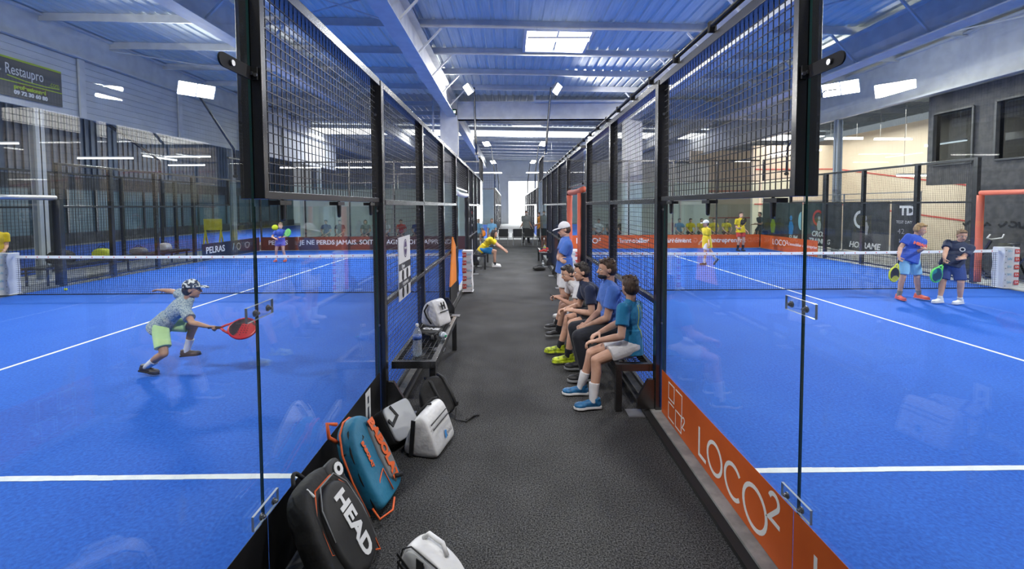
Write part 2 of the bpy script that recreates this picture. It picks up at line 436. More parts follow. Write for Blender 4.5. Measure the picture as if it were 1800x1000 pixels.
# wall bands at the hall sides
for s in (-1, 1):
    nm = 'left' if s < 0 else 'right'
    b = MB(); za, zb = (6.5, 7.36) if s < 0 else (5.32, 6.8); b.box(s * XW, -3, za, s * (XW + .16), 50, zb); b.box(s * XW, -3, za - .02, s * (XW - .12), 50, za + .04); b.box(s * XW, -3, zb - .06, s * (XW - .12), 50, zb)
    struct(b.build('wall_%s_beam' % nm, M['beam_paint']), 'long pale eaves beam on the %s side of the hall' % nm)
b = MB()
for k in range(9):
    b.box(-XW - .06, 3, 4.72 + k * .195, -XW - .1, 34, 4.72 + k * .195 + .187)
b.box(-XW - .1, 3, 4.72, -XW - .14, 34, 6.47)
struct(b.build('wall_left', M['cladding']), 'white plank cladding band under the left eaves beam')
for y in (9.8, 13.88, 17.94, 22, 26.1):
    struct(MB().box(-XW - .02, y - .09, 4.7, -XW + .04, y + .09, 6.47).build('trim_post', M['beam_paint']))
for y in (12.6, 21.3, 31):
    for s in (-1, 1):
        m = MB(); x = s * (XW + .1)
        if s > 0 and y < 15: continue
        if s > 0: y -= 3.6 if y < 22 else 0
        zc = 4.7 if s < 0 else 5.3; m.box(x - .1, y - .015, -.02, x + .1, y + .015, zc); m.box(x - .1, y - .12, -.02, x - .08, y + .12, zc); m.box(x + .08, y - .12, -.02, x + .1, y + .12, zc)
        struct(m.build('wall_column', M['cladding_grey']), 'grey steel column in the %s side of the hall' % ('left' if s < 0 else 'right'))
# ------------------------------------------------------------------ far end of the hall
struct(MB().box(-22, 50.0, 0, -.1, 50.2, 7.1).box(3.3, 50.0, 0, 22, 50.2, 7.1).box(-.1, 50.0, 4.75, 3.3, 50.2, 7.1).build('wall_back', M['cladding']), 'pale end wall of the hall')
struct(MB().box(-.1, 50.3, .0, 3.3, 50.34, 4.75).build('window_1', M['daylight']), 'bright open loading door at the end of the corridor')
b = MB()
for x in (-.12, 3.24): b.box(x, 49.9, 0, x + .09, 49.99, 4.8)
b.box(-.12, 49.9, 4.72, 3.33, 49.99, 4.85); b.box(-.3, 49.9, 5.2, 3.4, 49.99, 5.4)
struct(b.build('door_1', M['beam_paint']), 'pale steel frame of the loading door')
struct(MB().box(-24, -3.3, -.02, 24, -3.1, 7.4).build('wall_front', M['block_dark']), 'dark wall of the hall behind the camera')
# translucent strip of roof across the hall
struct(MB().box(-21, 29.6, 6.86, 21, 31.7, 6.9).build('window_2', M['daylight']), 'translucent daylight strip across the roof')
# skylight in the near roof
sk = MB(); x0, x1, ya, yb = .55, 2.42, 13.0, 14.72
sk.box(x0, ya, 7.12, x1, yb, 7.15)
struct(sk.build('window_3', M['skylight']), 'square rooflight glowing with daylight above the corridor')
fr = MB(); fr.box(x0 - .08, ya - .08, 6.98, x0, yb + .08, 7.15); fr.box(x1, ya - .08, 6.98, x1 + .08, yb + .08, 7.15); fr.box(x0, ya - .08, 6.98, x1, ya, 7.15); fr.box(x0, yb, 6.98, x1, yb + .08, 7.15)
fr.box((x0 + x1) / 2 - .02, ya, 7.06, (x0 + x1) / 2 + .02, yb, 7.1)
struct(fr.build('trim_skylight', M['beam_paint']), 'white curb and bar of the rooflight')

# ------------------------------------------------------------------ the hall on the left beyond the court
struct(MB().box(-24.2, 2, 3.7, -24, 50, 7.1).build('wall_left_far', M['cladding_dark']), 'grey blue wall top of the neighbouring hall')
b = MB(); y = 4.0
while y < 49: b.box(-23.96, y, 3.75, -23.92, y + .12, 7.0); y += .36
struct(b.build('trim_ribs', M['cladding_dark']), 'vertical ribs on the neighbouring hall wall')
struct(MB().box(-24.2, 2, 0, -24, 50, .6).box(-24.2, 2, 3.0, -24, 50, 3.7).build('wall_left_low', M['poster_dark']), 'dark plinth of the neighbouring hall')
K('window_teal', (.10, .17, .19), .25, col2=(.17, .25, .27), scale=.5)
struct(MB().box(-24.1, 2, .6, -24.05, 50, 3.0).build('window_4', M['window_teal']), 'row of misty green windows in the neighbouring hall')
b = MB(); y = 4.0
while y < 49: b.box(-24.0, y, .6, -23.93, y + .12, 3.0); y += 1.7
struct(b.build('trim_mullions', M['black_steel']), 'dark mullions of the neighbouring hall windows')
K('turf_far', (.03, .12, .55), .85)
struct(MB().box(-23, 3, -.02, -14.2, 48, -.002).build('court_turf', M['turf_far']), 'blue turf of the neighbouring hall court')
# ------------------------------------------------------------------ squash courts and block wall on the right
b = MB(); b.box(XW + .3, 8, -.02, XW + .5, 12.85, 2.55); b.box(XW + .3, 8, 2.55, XW + .5, 9.4, 5.32); b.box(XW + .3, 9.4, 4.75, XW + .5, 14.1, 5.32); b.box(XW + .3, 9.4, 2.55, XW + .5, 14.1, 3.15); b.box(XW + .3, 12.1, 3.15, XW + .5, 12.7, 4.75); b.box(XW + .3, 13.9, 3.15, XW + .5, 14.1, 4.75)
struct(b.build('wall_right', M['block_dark']), 'dark grey block wall with upper windows beside the right court')
for i, (a, c) in enumerate(((9.4, 12.1), (12.7, 13.9))):
    struct(MB().box(XW + .38, a + .005, 3.155, XW + .4, c - .005, 4.745).build('window_%d' % (5 + i), M['glass_dark']), 'dark upper window in the block wall, %s' % ('wider one' if i == 0 else 'narrow one'))
    fr = MB(); x = XW + .27
    for (p, q) in (((a, 3.15), (c, 3.15)), ((a, 4.75), (c, 4.75)), ((a, 3.15), (a, 4.75)), ((c, 3.15), (c, 4.75))): fr.bar((x, *p), (x, *q), .05, .05, up=(1, 0, 0))
    struct(fr.build('trim_window', M['poster_dark']), 'grey metal frame of the upper window')
struct(MB().box(XW + 3.4, 8, 0, XW + 3.6, 14, 5.8).build('wall_room', M['poster_dark']), 'dark room wall behind the upper windows')
struct(MB().box(18, 14.2, 0, 18.2, 30, 5.6).build('wall_squash', M['squash_wall']), 'cream squash court side wall with red lines')
struct(MB().box(12.2, 29.9, 0, 18, 30.1, 5.6).build('wall_squash_back', M['squash_wall']), 'cream squash court end wall')
struct(MB().box(13.4, 24.4, 0, 18, 24.6, 5.2).build('wall_squash_mid', M['squash_wall']), 'cream squash court front wall')
for (a, c) in (((17.985, 14.5, 2.2), (17.985, 24.38, 3.9)), ((17.985, 14.5, 1.0), (17.985, 24.38, 2.0)), ((13.5, 24.38, 3.9), (17.98, 24.38, 3.9)), ((13.5, 24.38, 2.0), (17.98, 24.38, 2.0)), ((12.3, 29.88, 2.9), (17.9, 29.88, 2.9)), ((12.3, 29.88, 1.1), (17.9, 29.88, 1.1))):
    struct(MB().bar(a, c, .02, .06).build('trim_red_line', M['red_line']), 'thin red court line on the cream squash wall')
# pale partition behind the right court
struct(MB().box(-12.6, 27.0, 0, -1.6, 27.08, 3.0).build('wall_partition_left', M['partition_white']), 'pale partition beyond the left court')
struct(MB().box(4.5, 26.2, 0, 11.8, 26.28, 4.4).build('wall_partition', M['partition_white']), 'pale partition behind the spectators beyond the right court')
b = MB()
for x in (5.9, 7.3, 8.7, 10.1): b.box(x - .04, 26.14, 0, x + .04, 26.19, 4.4)
b.box(4.5, 26.14, 2.2, 11.8, 26.19, 2.26)
struct(b.build('trim_partition', M['steel']), 'grey joints of the pale partition')

# the roof falls slightly to the right: shear everything that hangs from it
for o in list(COL.objects):
    if o.type == 'MESH' and (o.name.split('.')[0] in ('ceiling', 'ceiling_far', 'trim_purlin', 'ceiling_beam', 'ceiling_brace', 'window_2', 'window_3', 'trim_skylight')):
        for v in o.data.vertices: v.co.z -= .018 * v.co.x
# ------------------------------------------------------------------ fences, glass, nets
def wires(b, fn, u0, u1, v0, v1, pitch=.05, t=.0045):
    """fn(u,v,d)->point; u along the fence, v up"""
    h = t / 2
    def strip(ua, va, ub, vb, d):
        vs = [fn(u, v, dd) for dd in (d - h, d + h) for u, v in ((ua, va), (ub, va), (ub, vb), (ua, vb))]
        b.add(vs, [(0, 3, 2, 1), (4, 5, 6, 7), (0, 1, 5, 4), (1, 2, 6, 5), (2, 3, 7, 6), (3, 0, 4, 7)])
    n = max(1, round((u1 - u0) / pitch))
    for i in range(1, n): u = u0 + (u1 - u0) * i / n; strip(u - h, v0, u + h, v1, h)
    n = max(1, round((v1 - v0) / pitch))
    for i in range(1, n): v = v0 + (v1 - v0) * i / n; strip(u0, v - h, u1, v + h, -h)

def bay(axis, pf, s, u0, u1, v0, v1, label, group, rails=(), post0=True, post1=False, pitch=.05, wt=.0045, pw=.08, pd=.1, bolts=True, postz=0.0, endbar=False):
    """one framed mesh panel. axis 'Y': runs along Y at x=pf, depth toward s; axis 'X': runs along X at y=pf"""
    if axis == 'Y': fn = lambda u, v, d: V((pf + s * d, u, v))
    else: fn = lambda u, v, d: V((u, pf + s * d, v))
    def bx(b, ua, va, da, ub, vb, db): p = fn(ua, va, da); q = fn(ub, vb, db); b.box(*p, *q)
    root = E('mesh_fence_panel', fn((u0 + u1) / 2, v0, 0), label, 'fence', group)
    g = .003
    for on, u, sg in ((post0, u0, 1), (post1, u1, -1)):
        if on:
            b = MB(); bx(b, u, postz, 0, u + sg * pw, v1, pd); b.build('post', M['black_steel'], root, bevel=.004)
            if bolts:
                for zz in (postz + (v1 - postz) * .28, postz + (v1 - postz) * .62, postz + (v1 - postz) * .9):
                    b = MB()
                    if axis == 'Y': yy = u - .004 if sg > 0 else u + .004; b.cyl(fn(yy, zz, pd * .55), fn(u, zz, pd * .55), .012, 10)
                    else: b.cyl(fn(u + sg * pw / 2, zz, -.004), fn(u + sg * pw / 2, zz, .001), .012, 10)
                    b.build('bolt', M['bolt'], root)
    a = u0 + (pw if post0 else 0) + g; c = u1 - (pw if post1 else 0) - g
    b = MB(); bx(b, a, v1 - .062, 0, c, v1, pd); b.build('top_rail', M['black_steel'], root, bevel=.004)
    b = MB(); bx(b, a, v0, 0.02, c, v0 + .04, .06); b.build('bottom_rail', M['black_steel'], root, bevel=.003)
    for r in rails:
        b = MB(); bx(b, a, r - .025, -.002, c, r + .025, .038); b.build('middle_rail', M['black_steel'], root, bevel=.003)
    if endbar:
        b = MB(); bx(b, c - .05, v0 + .04, 0, c, v1 - .045, pd); b.build('end_bar', M['black_steel'], root, bevel=.003)
    b = MB(); wires(b, lambda u, v, d: fn(u, v, .05 + d), a, c, v0 + .03, v1 - .058, pitch, wt); b.build('wire_mesh', M['wire'], root)
    return root

def pane(axis, pf, u0, u1, v0, v1, label, group, far=False):
    b = MB(); t = .006
    if axis == 'Y': b.box(pf - t, u0, v0, pf + t, u1, v1); sides = (5, 3)
    else: b.box(u0, pf - t, v0, u1, pf + t, v1); sides = (2, 4)
    for i in range(6): b.m[i] = 0 if i in sides else 1
    o = b.build('court_glass', [M['glass_far' if far else 'glass'], M['glass_edge']])
    return tag(o, label, 'glass panel', group)

def clamp(x, s, y, z, label):
    r = E('glass_clamp', (x, y, z), label, 'clamp', 'clear glass clamps')
    b = MB(); b.box(x - .006, y - .11, z - .035, x + .006, y + .11, z + .035); 
    for i in range(6): b.m[i] = 0 if i in (5, 3) else 1
    b.build('mounting_plate', [M['acrylic'], M['plate_acrylic']], r)
    for d in (-.055, .055):
        b = MB(); b.cyl((x - s * .006, y + d, z), (x - s * .012, y + d, z), .016, 14).cyl((x - s * .012, y + d, z), (x - s * .024, y + d, z), .010, 6).cyl((x - s * .024, y + d, z), (x - s * .03, y + d, z), .006, 10)
        b.build('bolt', M['bolt'], r)

ZT = 3.1
def corridor_side(xf, s, side):
    L = 'left' if s < 0 else 'right'
    g = 'mesh panels along the corridor'
    xg = xf + s * GL
    pane('Y', xg, Y0, Y0 + 1.968, .05, 3.0, 'tall clear glass panel nearest the camera on the %s' % L, 'corridor glass panels')
    pane('Y', xg, Y0 + 1.976, Y0 + 3.90, .05, 1.965, 'lower clear glass panel under the raised mesh frame on the %s' % L, 'corridor glass panels')
    bay('Y', xf, s, Y0 + 1.973, Y0 + 3.90, 2.0, ZT, 'raised mesh frame above the near glass on the %s' % L, g, post0=True, pw=.04, pd=.115, postz=2.0, endbar=False, bolts=False)
    # L bracket tying the frame to the tall glass
    r = E('corner_bracket', (xf + s * .06, Y0 + 1.963, 2.58), 'black slotted bracket joining the %s mesh frame to the tall glass' % L, 'bracket', 'glass brackets')
    b = MB(); n = 8
    def fnb(u, v, d): return V((xf + s * (.06 + d), Y0 + 1.963 - u, 2.58 + v))
    poly = [(0, -.03), (.2, -.03)] + [(.2 + .03 * cos(a), .03 * sin(a)) for a in [(-pi / 2 + pi * i / n) for i in range(1, n)]] + [(.2, .03), (0, .03)]
    b.prism(poly, fnb, -.012, -.02); b.box(xf + s * .012, Y0 + 1.957, 2.55, xf + s * .044, Y0 + 1.967, 2.61); b.build('plate', M['black_matte'], r)
    b = MB(); b.cyl(fnb(.15, 0, -.022), fnb(.15, 0, -.030), .013, 10); b.build('bolt', M['bolt'], r)
    for q in (.018, .036): b = MB(); b.cyl((xf + s * q, Y0 + 1.951, 2.58 + (q - .04) * .4), (xf + s * q, Y0 + 1.957, 2.58 + (q - .04) * .4), .009, 10); b.build('bolt', M['bolt'], r)
    for i, yy in enumerate((Y0 + 2.2, Y0 + 2.97, Y0 + 3.68)):
        b = MB(); b.cap((xg - s * .022, yy, 1.9), (xg - s * .022, yy, 1.985), .013, .016, 10); b.box(xg - s * .04, yy - .06, 1.972, xg + s * .02, yy + .06, 1.996)
        tag(b.build('glass_clip', M['black_steel'], smooth=False), 'small black clip under the %s raised mesh frame, %s from the corridor post' % (L, ('third', 'second', 'first')[i]), 'clip', 'glass clips')
    for z, nm in ((1.47, 'waist high'), (.5, 'low')):
        clamp(xg - s * .0145, s, Y0 + 1.972, z, '%s clear bolted clamp joining the %s glass panels' % (nm, L))
    if s < 0: posts = [(4.0 - .06, 5.85), (5.85, 7.74), (7.74, 9.72)]; op = (9.80, 12.55); after = [(12.62, 14.3), (14.3, 16.0)]
    else: posts = [(4.0 - .06, 5.85), (5.85, 7.74)]; op = (8.26, 10.2); after = [(10.35, 12.2), (12.2, 14.1), (14.1, 16.0)]
    ordn = ('first', 'second', 'third', 'fourth', 'fifth', 'sixth')
    for i, (a, c) in enumerate(posts + after):
        z0 = .05
        o = bay('Y', xf, s, Y0 + a, Y0 + c - .004, z0, ZT, 'mesh fence bay along the %s of the corridor, %s from the camera' % (L, ordn[i]), g, rails=(1.06, 2.0), post1=(i == len(posts) - 1 or i == len(posts + after) - 1))
        # gusset foot on the corridor side
        b = MB(); b.prism([(0, 0), (.16, 0), (.16, .1), (.06, .28), (0, .28)], lambda u, v, d: V((xf - s * (u + .002), Y0 + a + .02 + d, v + .046)), 0, .04)
        b.build('foot_gusset', M['black_steel'], o)
        b = MB(); b.box(xf - s * .26, Y0 + a - .06, .001, xf - s * .11, Y0 + a + .1, .012); b.build('base_plate', M['steel'], o)
    # mesh over the access opening
    bay('Y', xf, s, Y0 + op[0] + .02, Y0 + op[1] - .02, 2.36, ZT, 'mesh panel above the padded %s gateway' % L, g, post0=False, bolts=False)
    # padded gateway
    pm = M['foam_black'] if s < 0 else M['orange_pad']
    r = E('padded_gateway', (xf, Y0 + sum(op) / 2, 0), ('black padded gateway with a silver lintel at the left net end' if s < 0 else 'orange padded gateway behind the boy in the white cap'), 'gateway', 'padded gateways')
    for k, yy in enumerate(op):
        b = MB(); N = 14
        pts = [(xf + s * .05, Y0 + yy, .05 + (2.2 - .05) * i / N) for i in range(N + 1)]
        b.tube(pts, [.062 + .006 * sin(i * 2.3 + k) for i in range(N + 1)], 12); b.build('side_pad', M['foam_black'] if (s < 0 or k == 0) else pm, r, smooth=True)
        if s > 0 and k == 0:
            b = MB(); b.tube([(xf - s * .03, Y0 + yy - .0, .05), (xf - s * .03, Y0 + yy, 2.2)], .04, 10); b.build('side_sleeve', pm, r, smooth=True)
    b = MB(); b.tube([(xf + s * .05, Y0 + op[0] + (op[1] - op[0]) * i / 8, 2.27 - .02 * sin(pi * i / 8)) for i in range(9)], .058, 12)
    b.build('lintel_pad', M['vinyl_white'] if s < 0 else pm, r, smooth=True)
    if s < 0:
        fnp = lambda u, v, d: V((XL + .115 - .03 + .012 + 0 * u + d, Y0 + op[1] - .02 - .0 + u, v)) - r.location
        for z_, body, mt in ((1.95, '/', 'print_white'), (1.78, 'G', 'print_red'), (1.6, '/', 'print_white'), (1.42, 'O', 'print_white'), (1.2, '+', 'print_white')):
            text(body, M[mt], r, lambda u, v, d, z=z_: fnp(u, v + z, d), .11)
        text('PELRAS', M['print_white'], r, lambda u, v, d: fnp(-v, u + .88, d), .09, bold=.004)
    # far glass
    for k, (a, c, zt) in enumerate(((16.1, 17.99, 1.965), (18.0, 20, 3.0))):
        pane('Y', xg, Y0 + a, Y0 + c, .05, zt, 'far %s glass panel at the end of the %s corridor side' % (('lower', 'tall')[k], L), 'corridor glass panels', far=True)
    bay('Y', xf, s, Y0 + 16.08, Y0 + 18.0, 2.0, ZT, 'far raised mesh frame over glass on the %s' % L, g, post0=False, post1=True, pw=.05, postz=1.99)
    bay('Y', xf, s, Y0 + 18.01, Y0 + 20.0, 3.02, 4.0, 'high mesh frame above the far corner glass on the %s' % L, g, post0=False, post1=True, pw=.06, postz=3.02)
corridor_side(XL, -1, 0)
corridor_side(XR, 1, 1)
# cable pipe clipped on top of the right fence
r = E('cable_pipe', (XR, 5, ZT), 'black cable pipe clipped along the top of the right mesh fence', 'pipe')
b = MB(); b.cyl((XR - .012, Y0 + 1.96, ZT + .045), (XR - .012, Y0 + 16, ZT + .045), .018, 10); b.build('pipe', M['black_steel'], r, smooth=True)
for i in range(22):
    y = Y0 + 2.2 + i * .63; b = MB(); b.box(XR - .036, y, ZT + .002, XR + .012, y + .03, ZT + .068); b.build('pipe_clip', M['black_matte'], r)

def outer_side(x, s, L):
    """side of the court away from the corridor"""
    g = 'mesh panels on the outer court sides'
    op = (8.95, 11.05) if s < 0 else (7.2, 10.6)
    segs = [(4.0, 6.0), (6.0, op[0] - .1)] + [(op[1] + .1, 12.6 if s < 0 else 12.3), (12.6 if s < 0 else 12.3, 14.2), (14.2, 16.0)]
    for i, (a, c) in enumerate(segs):
        if c < 6.5: continue
        bay('Y', x, s, Y0 + a, Y0 + c - .004, .05, 3.1, 'mesh fence bay on the outer %s side, %s past the gateway' % (L, ('', 'just short of it, not', 'first', 'second', 'third')[i]), g, rails=(2.0,), post1=(i in (1, 4)), bolts=False, pw=.1)
    r = E('padded_gateway', (x, Y0 + sum(op) / 2, 0), ('dark padded gateway on the outer side of the left court' if s < 0 else 'orange padded gateway beside the block wall on the outer right'), 'gateway', 'padded gateways')
    pm = M['foam_black'] if s < 0 else M['orange_pad']
    for yy in op:
        b = MB(); b.tube([(x, Y0 + yy, .05 + 2.12 * i / 8) for i in range(9)], [.07 + .004 * (i % 2) for i in range(9)], 12); b.build('side_pad', pm, r, smooth=True)
    b = MB(); b.tube([(x, Y0 + op[0], 2.22), (x, Y0 + op[1], 2.22)], .06, 12); b.build('lintel_pad', M['steel'] if s < 0 else pm, r, smooth=True)
    for k, (a, c, zt) in enumerate(((16.1, 17.99, 2.0), (18.0, 19.99, 3.0))):
        pane('Y', x, Y0 + a, Y0 + c, .015, zt, '%s far glass panel on the outer %s side' % (('lower', 'tall')[k], L), 'outer glass panels', far=True)
    bay('Y', x, s, Y0 + 16.02, Y0 + 18.0, 2.04, 3.1, 'raised mesh frame over the far outer %s glass' % L, g, post0=True, post1=True, pw=.06, bolts=False, postz=2.03)
    bay('Y', x, s, Y0 + 18.02, Y0 + 20.0, 3.04, 4.0, 'high mesh frame above the far outer %s corner glass' % L, g, post0=False, post1=True, bolts=False, postz=3.04)
outer_side(XL - GL - 10.06, -1, 'left')
outer_side(XR + GL + 10.06, 1, 'right')
def end_wall(x0, L):
    yb = Y0 + 20.04; names = ('first', 'second', 'third', 'fourth', 'fifth')
    for i in range(5):
        a = x0 + 2 * i
        wh = '%s from the corridor' % names[4 - i if L == 'left' else i]
        pane('X', yb, a + .06, a + 1.94, .015, 2.98, 'end glass panel of the %s court, %s' % (L, wh), 'end wall glass panels', far=True)
        bay('X', yb - .04, 1, a + .004, a + 1.996, 3.02, 4.0, 'mesh frame above the end glass of the %s court, %s' % (L, wh), 'mesh panels above the end glass', pitch=.07, wt=.006, bolts=False, pw=.05, pd=.08, postz=.05)
end_wall(XL - GL - 10, 'left'); end_wall(XR + GL, 'right')

# ------------------------------------------------------------------ nets
def net(x0, x1, y, L, corr):
    r = E('court_net', ((x0 + x1) / 2, y, 0), 'navy padel net with white tape across the %s court' % L, 'net', 'court nets')
    b = MB(); sag = lambda x: .90 - .03 * math.sin(pi * (x - x0) / (x1 - x0)); t = .0026
    n = int((x1 - x0) / .045)
    for i in range(1, n):
        x = x0 + (x1 - x0) * i / n; b.box(x - t, y - t, .02, x + t, y + t, sag(x) - .05)
    for k in range(19):
        z = .02 + k * .0448
        for i in range(10):
            a = x0 + (x1 - x0) * i / 10; c = x0 + (x1 - x0) * (i + 1) / 10
            b.bar((a, y - .004, z * (sag(a) - .05) / .85), (c, y - .004, z * (sag(c) - .05) / .85), .005, .005)
    b.build('netting', M['net_cord'], r)
    b = MB(); N = 40
    for i in range(N):
        a = x0 + (x1 - x0) * i / N; c = x0 + (x1 - x0) * (i + 1) / N
        za, zc = sag(a), sag(c)
        b.add([(a, y - .012, za - .06), (c, y - .012, zc - .06), (c, y - .012, zc), (a, y - .012, za), (a, y + .012, za - .06), (c, y + .012, zc - .06), (c, y + .012, zc), (a, y + .012, za)],
              [(0, 1, 2, 3), (7, 6, 5, 4), (3, 2, 6, 7), (0, 4, 5, 1)])
    b.build('tape', M['tape_white'], r)
    b = MB(); i = 0; x = x0 + .25
    while x < x1 - .1:
        b.cyl((x, y - .0125, sag(x) - .03), (x, y - .0145, sag(x) - .03), .014, 10); x += .245
    b.build('tape_dots', M['print_red'], r)
    b = MB(); b.bar((x0, y, .012), (x1, y, .012), .014, .02); b.build('bottom_cord', M['net_cord'], r)
    return r
def net_cover(xa, xb, y, label, face, h=.96):
    """white padded cover with red squares; face: sign of the X side that carries the squares' edge"""
    r = E('net_post_cover', ((xa + xb) / 2, y, 0), label, 'net post cover', 'white net post covers')
    b = MB(); n = 9; ring = []
    for i in range(n):
        z = .03 + (h - .03) * i / (n - 1); k = .012 * sin(i * 1.7)
        ring.append([(xa - k, y - .13, z), (xb + k, y - .13 + k, z), (xb + k * .5, y + .13, z), (xa, y + .13 - k, z)])
    for q in ring: b.v += [V(p) for p in q]
    for i in range(n - 1):
        for k in range(4): b.f.append((i * 4 + k, i * 4 + (k + 1) % 4, i * 4 + 4 + (k + 1) % 4, i * 4 + 4 + k)); b.m.append(0)
    b.f.append((0, 1, 2, 3)); b.f.append((n * 4 - 4, n * 4 - 3, n * 4 - 2, n * 4 - 1)); b.m += [0, 0]
    b.build('cover', M['vinyl_white'], r, bevel=.015)
    w_ = abs(xb - xa)
    for i in range(5):
        z = h - .09 - i * .178
        xs = xa + w_ * (.22 if face < 0 else .78)
        q = min(.055, w_ * .2)
        b = MB(); b.box(xs - q, y - .149, z - .05, xs + q, y - .146, z + .05); b.build('logo_square', M['print_red'], r)
        text('EA', M['print_white'], r, lambda u, v, d: V((xs + u, y - .1495 - d, z + v)) - r.location, .07)
        if w_ > .3 or True:
            xo = xa + w_ * (.68 if face < 0 else .32)
            text('SAI', M['print_cyan'], r, lambda u, v, d: V((xo + u, y - .146 - d, z + .01 + v)) - r.location, min(.075, w_ * .35))
    b = MB()
    for i in range(7): b.cyl((xb - .02 if face < 0 else xa + .02, y - .146, .08 + i * .135), (xb - .02 if face < 0 else xa + .02, y - .152, .08 + i * .135), .008, 8)
    b.build('eyelets', M['black_matte'], r)
    return r
net(XL - GL - 9.95, XL - .02, NETY, 'left', 0)
net(XR + .02 + .2, 11.285, NETY, 'right', 1)
net_cover(-11.62, -11.20, NETY, 'white net post cover with red squares at the outer left edge', -1)
net_cover(-1.06, -.835, NETY, 'white net post cover with red squares standing in the left gateway', -1)
net_cover(XR + .03, XR + .2, NETY - .02, 'white net post cover behind the orange gateway, mostly hidden', 1)
net_cover(11.30, 11.66, NETY, 'white net post cover with red squares at the outer right edge', 1)

# ------------------------------------------------------------------ banners
def side_fn(x, s):   # reading direction on a corridor-facing surface: left wall faces +X, right wall faces -X
    if s < 0: return lambda u, v, d: V((x + d, u, v))
    return lambda u, v, d: V((x - d, -u, v))
xo = XR + GL - .0085
for k, (a, c) in enumerate(((Y0 + .2, Y0 + 1.994), (Y0 + 2.0, Y0 + 3.9))):
    r = E('advertising_banner', (xo, (a + c) / 2, .25), ('orange banner strip on the tall right glass, starting nearest the camera', 'orange banner strip with white lettering on the lower right glass')[k], 'banner', 'orange banners')
    b = MB(); b.box(xo - .001, a, .05, xo + .001, c, .445); b.build('sheet', M['orange'], r)
    fn = lambda u, v, d: V((xo - .0012 - d, u, v)) - r.location
    fy = lambda yy: (lambda u, v, d: V((xo - .0012 - d, yy - u, .05 + v)) - r.location)
    if k == 1:
        # square emblem
        b = MB(); f0 = fy(3.86)
        stroke2d(b, [(0, .21), (0, .35), (.13, .35), (.13, .21)], .011, f0, 0, .0008, True)
        stroke2d(b, [(.165, .35), (.3, .35), (.3, .135)], .011, f0, 0, .0008)
        stroke2d(b, [(.13, .175), (0, .175), (0, .035), (.13, .035)], .011, f0, 0, .0008)
        stroke2d(b, [(.165, .035), (.165, .175), (.29, .175), (.29, .035)], .011, f0, 0, .0008, True)
        b.build('emblem', M['print_white'], r, world=False)
        b = MB(); stroke2d(b, arc(.0, .035, .022, .022, 160, -30, 8) + [(-.024, -.035), (.028, -.035)], .011, lambda u, v, d: f0(.335 + u, .13 + v, d), 0, .0008); b.build('emblem_digit', M['print_white'], r, world=False)
        # word mark in thin round strokes
        f1 = fy(3.225); wd = .026
        b = MB(); stroke2d(b, [(0, .265), (0, .06), (.115, .06)], wd, f1, 0, .0008); b.build('letter', M['print_white'], r, world=False)
        for (cx_, rr, kind) in ((.245, .105, 'O'), (.5, .105, 'C'), (.745, .12, 'O')):
            b = MB()
            if kind == 'O': stroke2d(b, arc(cx_, .165, rr, rr, 0, 360, 28)[:-1], wd, f1, 0, .0008, True)
            else: stroke2d(b, arc(cx_, .165, rr, rr, 42, 318, 24), wd, f1, 0, .0008)
            b.build('letter', M['print_white'], r, world=False)
        b = MB(); stroke2d(b, arc(.93, .325, .042, .042, 165, -40, 10) + [(.885, .215), (.985, .215)], .024, f1, 0, .0008); b.build('letter', M['print_white'], r, world=False)
    else:
        f1 = fy(1.97)
        b = MB(); stroke2d(b, [(0, .29), (0, .08), (.1, .08)], .024, f1, 0, .0008); b.build('letter', M['print_white'], r, world=False)
        text("'immobilier", M['print_white'], r, lambda u, v, d: f1(u + .13, v + .2, d), .24, align='LEFT', ext=.0004)
xo2 = XL - GL + .0085
for k, (a, c) in enumerate(((Y0 + .2, Y0 + 1.994), (Y0 + 2.0, Y0 + 3.9))):
    r = E('advertising_banner', (xo2, (a + c) / 2, .25), ('black banner strip with a round white emblem on the tall left glass', 'black banner strip behind the bags on the lower left glass')[k], 'banner', 'black banners')
    b = MB(); b.box(xo2 - .001, a, .05, xo2 + .001, c, .445); b.build('sheet', M['banner_black'], r)
    if k == 0:
        f2 = lambda u, v, d: V((xo2 + .0012 + d, 1.83 + u, .25 + v)) - r.location
        b = MB(); stroke2d(b, arc(0, 0, .13, .13, 0, 360, 28)[:-1], .012, f2, 0, .0008, True)
        for t in (-.04, 0, .04): stroke2d(b, [(t, -.06), (t + .02, .08)], .014, f2, 0, .0008)
        b.build('emblem', M['print_grey'], r, world=False)
    else:
        b = MB(); f2 = lambda u, v, d: V((xo2 + .0012 + d, 3.62 + u, .06 + v)) - r.location
        b.prism([(0, 0), (.13, 0), (.13, .36), (0, .36)], f2, 0, .0008); b.build('sticker', M['print_white'], r, world=False)
        b = MB(); b.prism([(.05, .03), (.085, .03), (.085, .22), (.05, .22)], f2, .001, .0016); b.prism([(.05, .25), (.085, .25), (.085, .31), (.05, .31)], f2, .001, .0016); b.build('sticker_print', M['banner_navy'], r, world=False)
